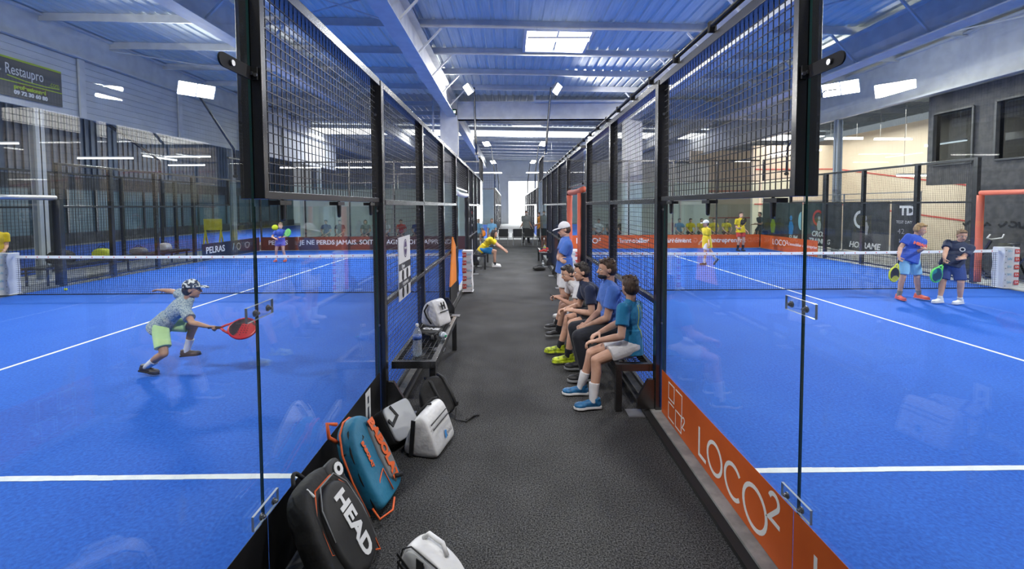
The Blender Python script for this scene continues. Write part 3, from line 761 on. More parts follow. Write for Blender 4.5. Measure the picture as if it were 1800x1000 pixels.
# banners at the far end of the courts
yb = Y0 + 20 - .02
def endbanner(x0, x1, m, label, items, group):
    r = E('advertising_banner', ((x0 + x1) / 2, yb, .3), label, 'banner', group)
    b = MB(); b.box(x0, yb - .006, .02, x1, yb + .004, .62); b.build('sheet', M[m], r)
    for body, x, sz, mt in items:
        text(body, M[mt], r, lambda u, v, d: V((x + u, yb - .007 - d, .36 + v)) - r.location, sz, bold=.004)
xc = XR + GL
endbanner(xc + .02, xc + 4.95, 'orange', 'orange banner along the end of the right court, half nearest the corridor', [('LOCO\u00b2', 3.6, .36, 'print_white'), ("L'immobilier", 5.6, .3, 'print_white')], 'orange end banners')
endbanner(xc + 4.97, xc + 9.98, 'orange', 'orange banner along the end of the right court, half away from the corridor', [('carr\u00e9ment', 7.65, .3, 'print_white'), ('entreprenant', 9.95, .3, 'print_white')], 'orange end banners')
xw = xc + 10.0
r = E('advertising_banner', (xw, 17.8, .3), 'orange banner with white word on the far outer right glass', 'banner', 'orange end banners')
b = MB(); b.box(xw - .006, 16.3, .02, xw, 20.05, .62); b.build('sheet', M['orange'], r)
fo = lambda u, v, d: V((xw - .007 - d, 18.6 - u, .36 + v)) - r.location
text('LOCO\u00b2', M['print_white'], r, fo, .34); text("L'immobilier d'entreprise", M['print_white'], r, lambda u, v, d: fo(u + 1.4, v, d), .17)
xc = XL - GL
endbanner(xc - 8.28, xc - .02, 'banner_maroon', 'dark red banner with thin white motto across the end of the left court', [('JE NE PERDS JAMAIS. SOIT JE GAGNE SOIT J\'APPRENDS', xc - 4.75, .29, 'print_white')], 'dark end banners')
endbanner(xc - 9.98, xc - 8.3, 'banner_maroon', 'dark red banner at the far left corner of the left court', [('PELRAS', xc - 9.2, .27, 'print_white')], 'dark end banners')
xw = XL - GL - 10.0
r = E('advertising_banner', (xw, 17.8, .3), 'dark navy banner with white word on the far outer left glass', 'banner', 'dark end banners')
b = MB(); b.box(xw, 16.3, .02, xw + .006, 20.05, .62); b.build('sheet', M['banner_navy'], r)
fo = lambda u, v, d: V((xw + .007 + d, 16.5 + u, .36 + v)) - r.location
text('PELRAS', M['print_white'], r, fo, .34, align='LEFT', bold=.006); text('/', M['print_cyan'], r, lambda u, v, d: fo(u + 1.65, v, d), .4)
b = MB(); stroke2d(b, arc(2.0, 0, .13, .13, 0, 360, 16)[:-1], .03, fo, 0, .001, True); stroke2d(b, arc(2.6, 0, .16, .12, 0, 360, 16)[:-1], .03, fo, 0, .001, True); stroke2d(b, [(2.4, .1), (2.6, -.12), (2.8, .1)], .02, fo, 0, .001); b.build('emblem', M['print_grey'], r, world=False)
# ------------------------------------------------------------------ people
K('skin', (.60, .36, .26), .55, spec=.35, col2=(.52, .29, .20), scale=9)
K('skin_tan', (.45, .255, .17), .55, spec=.35, col2=(.38, .20, .13), scale=9)
K('skin_dark', (.20, .11, .075), .55, spec=.35)
K('eye_white', (.75, .73, .70), .3); K('eye_iris', (.04, .025, .02), .2); K('lips', (.42, .17, .14), .5)
def hairm(n, c, c2): return K(n, c, .6, col2=c2, scale=60, stretch=(1, 1, .25), bump=.9, bscale=70, dist=.012, lo=.35, hi=.7)
hairm('hair_dark', (.012, .009, .008), (.035, .025, .02)); hairm('hair_brown', (.035, .02, .012), (.09, .05, .03)); hairm('hair_blond', (.26, .15, .06), (.48, .31, .14))
hairm('hair_light', (.15, .085, .045), (.27, .17, .09)); hairm('hair_grey', (.2, .19, .18), (.34, .33, .32))
def cloth(n, c, c2=None, sc=6): return K(n, c, .85, col2=c2 or tuple(x * .86 for x in c), scale=sc, bump=.5, bscale=13, dist=.02, sheen=.1)
cloth('cloth_blue', (.075, .19, .62)); cloth('cloth_royal', (.03, .09, .50)); cloth('cloth_teal', (.012, .20, .40)); cloth('cloth_black', (.012, .014, .022)); cloth('cloth_navy', (.014, .024, .065))
cloth('cloth_white', (.74, .74, .76)); cloth('cloth_yellow', (.75, .55, .01)); cloth('cloth_orange', (.75, .28, .02)); cloth('cloth_grey', (.21, .22, .21)); cloth('cloth_skyblue', (.22, .47, .72))
cloth('cloth_lime', (.55, .78, .36)); cloth('cloth_red', (.5, .04, .03)); cloth('cloth_brightblue', (.02, .24, .58)); cloth('cloth_cyan', (.05, .33, .45)); cloth('cloth_darkblue', (.02, .045, .19)); cloth('cloth_violet', (.09, .09, .42))
K('cloth_melange', (.12, .18, .26), .9, col2=(.42, .47, .48), scale=75, lo=.38, hi=.62, bump=.4, bscale=13, dist=.02)
K('cap_camo', (.03, .04, .07), .85, col2=(.62, .64, .66), scale=30, lo=.47, hi=.53, detail=1)
K('shoe_yellow', (.50, .60, .03), .5, col2=(.16, .22, .02), scale=22, lo=.5, hi=.62); K('shoe_blue', (.012, .09, .22), .5, col2=(.02, .16, .36), scale=30)
K('shoe_black', (.02, .02, .022), .55); K('shoe_white', (.72, .72, .72), .5); K('shoe_brown', (.06, .05, .05), .6); K('shoe_orange', (.85, .16, .1), .5); K('sole_grey', (.25, .26, .27), .6)


def remesh(b, name, m, parent, vox, smooth=2, floor=None, world=True):
    o = b.build(name, m, parent, world=world)
    md = o.modifiers.new('r', 'REMESH'); md.mode = 'VOXEL'; md.voxel_size = vox; md.use_smooth_shade = True
    if smooth: sm = o.modifiers.new('s', 'SMOOTH'); sm.factor = .5; sm.iterations = smooth
    me = evaluated_mesh(o); old = o.data; o.modifiers.clear(); o.data = me; bpy.data.meshes.remove(old); me.name = name
    me.polygons.foreach_set('use_smooth', [True] * len(me.polygons))
    return o
def frame(fw, up):
    f = V(fw).normalized(); u = V(up); u = (u - f * u.dot(f)); u = u.normalized() if u.length > 1e-5 else f.orthogonal().normalized(); r = f.cross(u)
    return r, f, u
def rotm(r, f, u): return Matrix(((r.x, f.x, u.x), (r.y, f.y, u.y), (r.z, f.z, u.z)))
def ik(a, c, l1, l2, pole):
    a = V(a); c = V(c); d = c - a; D = d.length; m = (l1 + l2) * .998
    if D > m: c = a + d.normalized() * m; D = m; d = c - a
    D = max(D, abs(l1 - l2) * 1.02 + 1e-4); n = d.normalized()
    x = (l1 * l1 - l2 * l2 + D * D) / (2 * D); hh = math.sqrt(max(0, l1 * l1 - x * x))
    p = V(pole); p = p - n * p.dot(n); p = p.normalized() if p.length > 1e-5 else n.orthogonal().normalized()
    return a + n * x + p * hh, c

def hand(b, w, hd, pn, h, side, curl, spread=.12):
    """palm and five fingers; w wrist, hd direction to the knuckles, pn palm normal, side +1 right hand / -1 left"""
    d = V(hd).normalized(); n = V(pn); n = (n - d * n.dot(d)).normalized(); x = d.cross(n) * side   # x towards the thumb
    L = .104 * h; pl = L * .5; r = .0062 * h
    kn = w + d * pl
    for t in (-1.05, -.35, .35, 1.05): b.cap(w + d * pl * .12 + x * t * r * 1.1, kn + x * t * r * 1.75, r * 1.45, r * 1.25, 10)
    b.cap(w - d * .012 * h, w + d * pl * .5, .0125 * h, .016 * h, 10, sx=(n, .6))
    for i, (t, fl) in enumerate(((1.05, .92), (.35, 1.0), (-.35, .94), (-1.05, .74))):
        p = kn + x * t * r * 1.75; dd = (d + x * t * spread).normalized(); seg = L * .5 * fl; ax = dd.cross(n)
        c = curl * (1 + .12 * i); ang = 0
        for k, fr in enumerate((.45, .32, .25)):
            ang += c * (.8, 1.0, .7)[k]
            q = p + (dd * cos(ang) + n * sin(ang)) * seg * fr
            b.cap(p, q, r * (1.1 - .1 * k), r * (1.02 - .1 * k), 9); p = q
    p = w + d * pl * .25 + x * r * 2.1; td = (d * .75 + x * .75 + n * .35 * (1 + curl)).normalized(); q = p + td * L * .26
    b.cap(p, q, r * 1.35, r * 1.15, 9); td2 = (td + d * .3 + n * curl * .6 - x * .25 * curl).normalized(); b.cap(q, q + td2 * L * .22, r * 1.15, r * .95, 9)

def person(label, h, face, pel, neck, look, HL, HR, FL, FR, TL=None, TR=None, EL=(0, 0, -1), ER=(0, 0, -1), KL=None, KR=None, syaw=0.0, skin='skin', hair='hair_brown', hairlen=0,
           shirt='cloth_blue', sleeve=.62, shorts='cloth_white', legs=.72, sock='cloth_white', sockt=.62, shoe='shoe_white', sole='shoe_white', cap=None, capm='cloth_white', vox=.007, mask=None, curl=(.45, .45), fat=1.0, kid=0.0,
           detail=True, loose=1.0, hemdrop=.0, hdL=None, hdR=None, pnL=None, pnR=None, group=None, lookup=(0, 0, 1), beltz=None, hk=1.0):
    fa = R(face); f = V((cos(fa), sin(fa), 0)); rgt = V((f.y, -f.x, 0)); pel = V(pel); neck = V(neck)
    loc = V((pel.x, pel.y, 0))
    sp = (neck - pel).normalized(); _, _, _u = frame(f, sp)
    # pelvis and shoulder frames
    cy, sy_ = cos(R(syaw)), sin(R(syaw)); fs = V((f.x * cy - f.y * sy_, f.x * sy_ + f.y * cy, 0))
    pr, pf, pu = frame(f, (0, 0, 1))
    bend = (neck - pel); mid = pel + bend * .45 - f * .02 * h * (1 if bend.dot(f) > .1 else 0)
    up = (neck - mid).normalized(); sr = V((fs.y, -fs.x, 0)); sr = (sr - up * sr.dot(up)).normalized(); sf = up.cross(sr) * 1.0
    if sf.dot(fs) < 0: sf = -sf
    low = (mid - pel).normalized(); lr = (rgt - low * rgt.dot(low)).normalized(); lf = low.cross(lr); lf = lf if lf.dot(f) > 0 else -lf
    sh = neck - up * .022 * h
    SR = sh + sr * .102 * h * fat ** .5 - up * .02 * h; SL = sh - sr * .102 * h * fat ** .5 - up * .02 * h
    HPR = pel + pr * .050 * h; HPL = pel - pr * .050 * h
    ua, fo, th, sk = .168 * h, .148 * h, .243 * h, .238 * h
    eR, wR = ik(SR, HR, ua, fo, ER); eL, wL = ik(SL, HL, ua, fo, EL)
    kR, aR = ik(HPR, FR, th, sk, KR or tuple(f)); kL, aL = ik(HPL, FL, th, sk, KL or tuple(f))
    if TL is None: TL = tuple(f)
    if TR is None: TR = tuple(f)
    # head frame
    hh = (.132 + .022 * kid) * h * hk
    hr, hf, hu = frame(look, lookup)
    hc = neck + (up * .45 + V((0, 0, .55))).normalized() * (.020 * h) + hu * hh * .50 + hf * hh * .06
    b = MB()
    Q = rotm(lr, lf, low); Qs = rotm(sr, sf, up); QH = rotm(hr, hf, hu)
    fw = fat
    # torso
    def torso(b, g, hem=0.0):
        b.ell(pel + low * .012 * h, .090 * h * fw + g, .066 * h * fw + g, .072 * h + g * .5, Q)
        b.ell(pel + bend * .30, .078 * h * fw + g, .056 * h * fw + g, .10 * h, Q)
        b.ell(mid + up * .04 * h, .080 * h * fw + g, .058 * h * fw + g, .10 * h, Qs)
        b.ell(sh - up * .075 * h, .092 * h * fw + g, .064 * h * fw + g, .11 * h, Qs)
        b.cap(sh - sr * .08 * h - up * .026 * h, sh + sr * .08 * h - up * .026 * h, .038 * h + g * .7, .038 * h + g * .7, 12)
        b.cap(sh - sr * .055 * h - up * .012 * h, neck + up * .002 * h, .033 * h + g * .6, .024 * h + g * .4, 10); b.cap(sh + sr * .055 * h - up * .012 * h, neck + up * .002 * h, .033 * h + g * .6, .024 * h + g * .4, 10)
    torso(b, 0)
    jaw = hc - hu * hh * .34
    b.cap(neck - up * .03 * h, hc - hu * hh * .25 - hf * hh * .12, .033 * h * fw ** .5, .030 * h * fw ** .5, 12)
    b.ell(hc + hu * hh * .10 - hf * hh * .04, hh * .335, hh * .41, hh * .40, QH, 20, 14)          # skull
    b.ell(hc - hu * hh * .15 + hf * hh * .12, hh * .265, hh * .27, hh * .35, QH, 18, 12)          # face
    b.ell(hc - hu * hh * .38 + hf * hh * .24, hh * .13, hh * .12, hh * .11, QH, 12, 8)            # chin
    b.cap(hc + hu * hh * .02 + hf * hh * .37, hc - hu * hh * .13 + hf * hh * .455, hh * .036, hh * .055, 10)   # nose
    for s in (-1, 1):
        b.cap(hc + hu * hh * .075 + hf * hh * .34 + hr * s * hh * .06, hc + hu * hh * .07 + hf * hh * .29 + hr * s * hh * .19, hh * .035, hh * .03, 8)
        b.ell(hc - hu * hh * .10 + hf * hh * .24 + hr * s * hh * .155, hh * .09, hh * .1, hh * .09, QH, 10, 8)
        b.ell(hc - hu * hh * .04 - hf * hh * .04 + hr * s * hh * .335, hh * .04, hh * .085, hh * .125, QH, 10, 8)
        b.cap(hc - hu * hh * .3 - hf * hh * .02 + hr * s * hh * .2, hc - hu * hh * .4 + hf * hh * .2 + hr * s * hh * .08, hh * .07, hh * .07, 8)
    b.cap(hc - hu * hh * .235 + hf * hh * .36 - hr * hh * .08, hc - hu * hh * .235 + hf * hh * .36 + hr * hh * .08, hh * .04, hh * .04, 8)
    # limbs
    for S_, e, w_ in ((SR, eR, wR), (SL, eL, wL)):
        b.cap(S_, S_ + (e - S_) * .5, .034 * h * fw, .0275 * h * fw, 12); b.cap(S_ + (e - S_) * .45, e, .0275 * h * fw, .0225 * h * fw, 12)
        m_ = e + (w_ - e) * .28; b.cap(e, m_, .0225 * h * fw, .0235 * h * fw, 12); b.cap(m_, w_, .0235 * h * fw, .0148 * h * fw, 12)
    for s, S_, e, w_, hd, pn, cu in ((1, SR, eR, wR, hdR, pnR, curl[1]), (-1, SL, eL, wL, hdL, pnL, curl[0])):
        d_ = V(hd) if hd else (w_ - e); p_ = V(pn) if pn else (sr * -s * .6 + sf * .2 - V((0, 0, .4)))
        if abs(d_.normalized().dot(p_.normalized())) > .95: p_ = sf * -1
        hand(b, w_, d_, p_, h, s, cu)
    for HP, k, a, s in ((HPR, kR, aR, 1), (HPL, kL, aL, -1)):
        b.cap(HP, HP + (k - HP) * .5, .051 * h * fw, .043 * h * fw, 14); b.cap(HP + (k - HP) * .45, k, .042 * h * fw, .032 * h * fw, 14)
        sd = (a - k).normalized(); bk = -(f - sd * f.dot(sd)); bk = bk.normalized() if bk.length > .05 else V((0, 0, 0))
        m_ = k + (a - k) * .3 + bk * .008 * h; b.cap(k, m_, .031 * h * fw, .0315 * h * fw, 12); b.cap(m_, a, .0315 * h * fw, .0195 * h, 12)
    for a, T in ((aR, TR), (aL, TL)):
        t = V(T).normalized(); b.cap(a - t * .012 * h - V((0, 0, .012 * h)), a + t * .085 * h - V((0, 0, .02 * h)), .021 * h, .014 * h, 10)
    body = remesh(b, 'person', M[skin], None, vox, 2)
    # move the origin under the figure
    for v in body.data.vertices: v.co -= loc
    body.location = loc
    tag(body, label, 'person', group)
    def rm(b, name, m, v=vox, sm=2, par=body): return remesh(b, name, M[m], par, v, sm)
    fr = lambda b, p, q, r1, r2, n=18: b.tube([p, q], [r1, r2], n)
    # shirt
    b = MB(); g = .007 * h * loose
    torso(b, g)
    hz = (.05 + hemdrop) * h
    b.tube([pel + low * .10 * h, pel + low * .02 * h, pel - low * hz], [1, 1, 1], 22)
    k0 = len(b.v) - 66
    for j, (rx, ry) in enumerate(((.084 * h * fw + g, .064 * h * fw + g), (.098 * h * fw + g, .074 * h * fw + g), (.104 * h * fw + g * 1.3, .080 * h * fw + g * 1.3))):
        c = (pel + low * .10 * h, pel + low * .02 * h, pel - low * hz)[j]
        for q in range(22): an = 2 * pi * q / 22; b.v[k0 + j * 22 + q] = c + lr * rx * cos(an) + lf * ry * sin(an) * 1.0
    for S_, e in ((SR, eR), (SL, eL)):
        d = e - S_; c = S_ + d * sleeve
        if sleeve > .9:
            b.cap(S_, e, .040 * h * fw, .031 * h * fw, 12)
            w_ = wR if S_ is SR else wL; b.cap(e, e + (w_ - e) * .9, .031 * h * fw, .024 * h * fw, 12)
        else:
            b.ell(S_, .037 * h * fw + g * .5); fr(b, S_, c, .037 * h * fw + g * .5, .034 * h * fw + g * loose)
    b.cap(neck - up * .012 * h, neck + up * .004 * h, .036 * h, .0345 * h, 14)
    sho = rm(b, 'shirt', shirt, sm=3)
    # shorts or trousers
    b = MB(); g2 = .009 * h
    b.ell(pel - pu * .003 * h, .094 * h * fw + g2, .071 * h * fw + g2, .058 * h, rotm(pr, pf, pu)); b.ell(pel + low * .04 * h, .088 * h * fw + g2 * .4, .064 * h * fw + g2 * .4, .06 * h, Q)
    for HP, k, a in ((HPR, kR, aR), (HPL, kL, aL)):
        d = k - HP
        if legs <= 1:
            b.ell(HP, .053 * h * fw + g2); fr(b, HP, HP + d * legs, .053 * h * fw + g2, .047 * h * fw + g2 * 1.3)
        else:
            b.cap(HP, k, .052 * h * fw + g2, .038 * h * fw + g2 * .6, 14); b.cap(k, k + (a - k) * .35, .038 * h * fw + g2 * .6, .037 * h * fw + g2 * .6, 14); fr(b, k + (a - k) * .3, k + (a - k) * .97, .038 * h * fw + g2 * .6, .033 * h * fw + g2 * .4)
    rm(b, 'trousers' if legs > 1 else 'shorts', shorts, sm=3)
    # socks and shoes
    for k, a, T in ((kR, aR, TR), (kL, aL, TL)):
        if sock:
            b = MB(); d = a - k; c0 = k + d * sockt; fr(b, c0, a, .0335 * h * (1.25 - .6 * sockt) * fw ** .3 + .003, .0225 * h + .003, 14); b.ell(a, .0235 * h + .002); rm(b, 'sock', sock, max(.005, vox * .8), 1)
        t = V(T).normalized(); x = t.cross(V((0, 0, 1))); x = x.normalized(); n = x.cross(t)
        q = a - n * .042 * h - t * .035 * h     # heel at the ground under the ankle
        fnS = lambda u, v_, d: q + t * u + x * v_ + n * d
        Lf = .158 * h; W = .027 * h
        out = [(-.1 * Lf, -.55 * W), (-.06 * Lf, -.9 * W), (.2 * Lf, -.85 * W), (.45 * Lf, -.9 * W), (.68 * Lf, -1.2 * W), (.85 * Lf, -1.0 * W), (.97 * Lf, -.35 * W), (.98 * Lf, .25 * W), (.87 * Lf, .95 * W), (.68 * Lf, 1.15 * W), (.45 * Lf, .9 * W), (.2 * Lf, .85 * W), (-.06 * Lf, .9 * W), (-.1 * Lf, .55 * W)]
        b = MB(); rs = rotm(x, t, n)
        b.ell(fnS(.06 * Lf, 0, .028 * h), W * .95, Lf * .16, .030 * h, rs, 14, 10); b.ell(fnS(.70 * Lf, 0, .020 * h), W * 1.15, Lf * .27, .019 * h, rs, 14, 10)
        b.cap(fnS(.14 * Lf, 0, .034 * h), fnS(.6 * Lf, 0, .022 * h), .0245 * h, .021 * h, 12); b.cap(fnS(.05 * Lf, 0, .02 * h), fnS(.75 * Lf, 0, .016 * h), .022 * h, .018 * h, 12)
        b.tube([fnS(.12 * Lf, 0, .03 * h), fnS(.10 * Lf, 0, .062 * h)], [.026 * h, .0262 * h], 14)
        s_o = remesh(b, 'shoe', M[shoe], body, max(.005, vox * .75), 2)
        ql = q - loc
        for v in s_o.data.vertices:
            dz = (v.co - ql).dot(n)
            if dz < .006 * h: v.co += n * (.006 * h - dz)
        b = MB(); b.prism(out, lambda u, v_, d: fnS(u, v_, d), .0, .013 * h); b.build('sole', M[sole], s_o, world=True, bevel=.003)
        if detail:
            b = MB()
            for i in range(4): u = .3 + i * .08; b.cap(fnS(u * Lf, -.5 * W, (.052 - .035 * u) * h), fnS((u + .03) * Lf, .5 * W, (.052 - .035 * u) * h), .0028, .0028, 6)
            b.build('laces', M['cloth_white'] if shoe != 'shoe_white' else M['sole_grey'], s_o, smooth=True)
    # hair
    sk_c = hc + hu * hh * .10 - hf * hh * .04
    if hair:
        b = MB()
        b.ell(sk_c + hu * hh * .03 - hf * hh * .045, hh * .355, hh * .405, hh * .40, QH, 18, 12)
        b.ell(sk_c - hf * hh * .13 - hu * hh * .12, hh * .345, hh * .33, hh * .36, QH, 16, 12)
        if not cap:
            b.cap(sk_c + hu * hh * .30 + hf * hh * .27 - hr * hh * .16, sk_c + hu * hh * .30 + hf * hh * .27 + hr * hh * .16, hh * .10, hh * .10, 10)
            rr = random.Random(int(h * 1000) + int(pel.x * 100))
            for i in range(26):
                a1 = rr.uniform(0, 2 * pi); t1 = rr.uniform(.15, 1.1); dirv = hr * cos(a1) * sin(t1) + hf * (sin(a1) * sin(t1) - .12) + hu * cos(t1)
                p0 = sk_c + hr * dirv.dot(hr) * hh * .36 + hf * dirv.dot(hf) * hh * .4 + hu * dirv.dot(hu) * hh * .42
                b.cap(p0, p0 + (dirv * .3 + hr * rr.uniform(-.6, .6) + hf * rr.uniform(-.2, .7)).normalized() * hh * .08, hh * .05, hh * .025, 7)
        for s in (-1, 1): b.cap(sk_c + hr * s * hh * .31 + hf * hh * .03, sk_c + hr * s * hh * .325 - hu * hh * .14 - hf * hh * .0, hh * .05, hh * .03, 8)
        if hairlen:
            for i in range(9):
                an = -pi / 2 + pi * (i - 4) / 4 * .62 * 1.0
                dv = hr * cos(an + 0) * 0 + hr * sin((i - 4) / 4 * 1.35) + -hf * cos((i - 4) / 4 * 1.35)
                p0 = sk_c + dv * hh * .33; p1 = p0 - V((0, 0, hh * hairlen * .55)) + dv * hh * .06; p2 = p1 - V((0, 0, hh * hairlen * .45)) - dv * hh * .02
                b.cap(p0, p1, hh * .13, hh * .12, 9); b.cap(p1, p2, hh * .12, hh * .06, 9)
        o = rm(b, 'hair', hair, max(.005, vox * .8), 1)
    if cap:
        b = MB()
        b.ell(sk_c + hu * hh * .06 - hf * hh * .02, hh * .395, hh * .445, hh * .42, QH, 20, 14)
        o = remesh(b, 'cap', M[capm], body, max(.005, vox * .7), 1)
        cl = sk_c - loc
        for v in o.data.vertices:       # cut level at the brow line
            dz = (v.co - cl).dot(hu)
            if dz < .02 * hh: v.co += hu * (.02 * hh - dz)
        b = MB(); n = 12; c0 = sk_c + hu * hh * .05; rows = []
        for i in range(n + 1):
            a1 = -1.15 + 2.3 * i / n
            p = c0 + hf * hh * .38 * cos(a1) + hr * hh * .385 * sin(a1); q = c0 + hf * hh * (.36 + .5 * cos(a1 * .95) ** .8) + hr * hh * .40 * sin(a1 * .82) - hu * hh * .10 * cos(a1) + hu * hh * .02
            rows.append((p, q))
        vs = []
        for p, q in rows: vs += [p, q, q + hu * hh * .028, p + hu * hh * .03]
        fs_ = []
        for i in range(n):
            o_ = i * 4
            for k in range(4): fs_.append((o_ + k, o_ + (k + 1) % 4, o_ + 4 + (k + 1) % 4, o_ + 4 + k))
        fs_ += [(0, 3, 2, 1), (n * 4, n * 4 + 1, n * 4 + 2, n * 4 + 3)]
        b.add(vs, fs_); b.build('brim', M[capm], o, smooth=True)
        b = MB(); b.ell(sk_c + hu * hh * .48 - hf * hh * .02, hh * .035, hh * .035, hh * .02, QH, 10, 6); b.build('button', M[capm], o, smooth=True)
    if detail:
        for s in (-1, 1):
            c = hc + hu * hh * .015 + hf * hh * .332 + hr * s * hh * .135
            b = MB(); b.ell(c, hh * .062, hh * .045, hh * .036, QH, 12, 8); e_ = b.build('eye', M['eye_white'], body, smooth=True)
            b = MB(); b.ell(c + hf * hh * .034, hh * .026, hh * .016, hh * .028, QH, 10, 6); b.build('iris', M['eye_iris'], e_, smooth=True)
            if hair: b = MB(); b.cap(c + hu * hh * .07 + hf * hh * .035 - hr * s * hh * .06, c + hu * hh * .075 - hf * hh * .0 + hr * s * hh * .07, hh * .016, hh * .012, 8); b.build('eyebrow', M[hair], body, smooth=True)
        if not mask:
            b = MB(); b.cap(hc - hu * hh * .235 + hf * hh * .39 - hr * hh * .075, hc - hu * hh * .235 + hf * hh * .39 + hr * hh * .075, hh * .018, hh * .018, 8); b.build('lips', M['lips'], body, smooth=True)
    if mask:
        b = MB(); dn = .32 if mask[1] == 'chin' else .16
        b.ell(hc - hu * hh * dn + hf * hh * .2, hh * .27, hh * .275, hh * (.14 if mask[1] == 'chin' else .2), QH, 16, 10)
        for s in (-1, 1): b.cap(hc - hu * hh * (dn - .04) + hf * hh * .2 + hr * s * hh * .25, hc + hu * hh * .02 - hf * hh * .08 + hr * s * hh * .345, hh * .012, hh * .012, 6)
        rm(b, 'face_mask', mask[0], max(.005, vox * .7), 1)
    return body, dict(wR=wR, wL=wL, eR=eR, eL=eL, hc=hc, hf=hf, hu=hu, hr=hr, hh=hh, pel=pel, sh=sh, sf=sf, sr=sr, up=up, shirt=sho, kR=kR, kL=kL, aR=aR, aL=aL, SR=SR, SL=SL)

def racket(label, grip, d, n, fm, em, group='padel rackets', L=.455):
    """padel racket: grip end at the hand, d along the handle towards the face, n face normal"""
    d = V(d).normalized(); n = V(n); n = (n - d * n.dot(d)).normalized(); x = d.cross(n); g = V(grip)
    r = E('padel_racket', g, label, 'racket', group)
    fn = lambda u, v, w: g + x * u + d * v + n * w
    b = MB(); b.tube([fn(0, -.05, 0), fn(0, .08, 0)], .0155, 10); b.tube([fn(0, -.058, 0), fn(0, -.05, 0)], .019, 10); b.build('grip', M['black_matte'], r, smooth=True)
    cy, rx, ry = .305, .122, .145
    outl = [(rx * cos(R(a)) * (1 - .10 * max(0, -sin(R(a)))), cy + ry * sin(R(a))) for a in range(0, 360, 10)]
    b = MB(); b.prism(outl, fn, -.015, .015); fo = b.build('face', M[fm], r, bevel=.004)
    b = MB(); b.tube([fn(p[0], p[1], 0) for p in outl], .0165, 8, closed=True); b.build('rim', M[em], r, smooth=True)
    b = MB()
    for s in (-1, 1): b.tube([fn(.006 * s, .075, 0), fn(s * .035, .115, 0), fn(s * .07, .19, 0)], .013, 8)
    b.build('throat', M[em], r, smooth=True)
    b = MB()
    for i in range(-3, 4):
        for j in range(-3, 4):
            if (i * .028) ** 2 + (j * .03) ** 2 < .085 ** 2:
                for s in (-1, 1): b.cyl(fn(i * .028, cy + j * .03, s * .0145), fn(i * .028, cy + j * .03, s * .0156), .006, 8)
    b.build('holes', M['black_matte'], fo)
    return r
K('racket_red', (.42, .012, .02), .35, col2=(.02, .008, .015), scale=7, lo=.45, hi=.5, detail=0); K('red_gloss', (.5, .015, .03), .3)
K('racket_dark', (.02, .02, .025), .35, col2=(.35, .36, .03), scale=9, lo=.56, hi=.6, detail=0); K('rim_yellow', (.55, .6, .02), .4)
K('racket_teal', (.01, .05, .12), .35, col2=(.02, .2, .25), scale=8, lo=.5, hi=.55, detail=0); K('rim_green', (.12, .6, .12), .4); K('rim_lime', (.3, .75, .2), .4)
K('ball', (.62, .72, .03), .85, bump=.4, bscale=90)

# boy lunging on the left court
b_, J = person('boy lunging with a red racket on the left court, camouflage cap and lime shorts', 1.40, 24, (-4.15, 5.30, .565), (-3.83, 5.33, .855), (.93, .36, -.06), (-4.56, 5.66, .955), (-3.44, 5.06, .605),
    (-3.96, 5.42, .205), (-4.26, 5.18, .10), TL=(.96, .1, .06), TR=(.95, -.05, -.16), EL=(-.2, .2, .6), ER=(-.3, -.6, -.6), KL=(.9, .1, .5), KR=(.9, -.35, .15), syaw=34, skin='skin_tan', hair='hair_dark', shirt='cloth_melange', shorts='cloth_lime', legs=.78,
    sock='cloth_white', sockt=.5, shoe='shoe_brown', sole='shoe_black', cap=True, capm='cap_camo', kid=.9, curl=(.2, 1.25), hdR=(.95, .1, -.03), pnR=(0, -.25, -1), hdL=(-1, .25, -.02), pnL=(.1, -.3, -1), vox=.0065, loose=1.3)
w = J['wR']; racket('red and black racket held out by the lunging boy', w + V((.065, .005, -.012)), (.985, .12, -.08), (-.05, -.75, .66), 'racket_red', 'red_gloss')

# four seated on the right bench, nearest first
bn = 'players waiting on the right bench'
b_, J = person('boy in teal shirt and white shorts at the near end of the right bench', 1.60, 178, (1.205, 4.42, .565), (1.225, 4.46, .995), (-.28, .95, -.02), (.86, 4.30, .64), (.93, 4.52, .66),
    (.80, 4.20, .085), (.73, 4.52, .085), TL=(-1, -.12, 0), TR=(-1, .02, 0), EL=(.5, -.6, -.7), ER=(.3, .8, -.5), KL=(-.7, 0, 1), KR=(-.7, 0, 1), hair='hair_brown', shirt='cloth_teal', shorts='cloth_white', legs=.62, shoe='shoe_blue', sole='shoe_white', sockt=.55, kid=.35, curl=(.5, .5), vox=.006, syaw=-38, pnL=(.2, 0, -1), pnR=(.2, 0, -1))
K('teal_trim', (.55, .6, .05), .6)
def shirt_line(J, body, pts, r=.004, m='teal_trim'):
    '''a raised seam following the shirt surface: points (right, up, side) probed onto the shirt mesh'''
    bpy.context.view_layer.update()
    so = J['shirt']; out = []; inv = so.matrix_world.inverted(); n3 = inv.to_3x3()
    for (px_, pz_) in pts:
        o = J['sh'] + J['sr'] * px_ + J['up'] * pz_ - J['sf'] * .5
        ok, loc, nor, _ = so.ray_cast(inv @ o, n3 @ J['sf'])
        if ok: out.append(so.matrix_world @ (loc + nor * .001))
    b = MB()
    if len(out) > 2: b.tube(out, r, 6); b.build('shirt_trim', M[m], body, smooth=True)
T_ = J
shirt_line(T_, b_, [(-.01 - .10 * t + .10 * t * t, .0 - .32 * t) for t in [i / 12 for i in range(13)]])
shirt_line(T_, b_, [(.03 + .11 * t, .0 - .14 * t - .1 * t * t) for t in [i / 8 for i in range(9)]], .003)
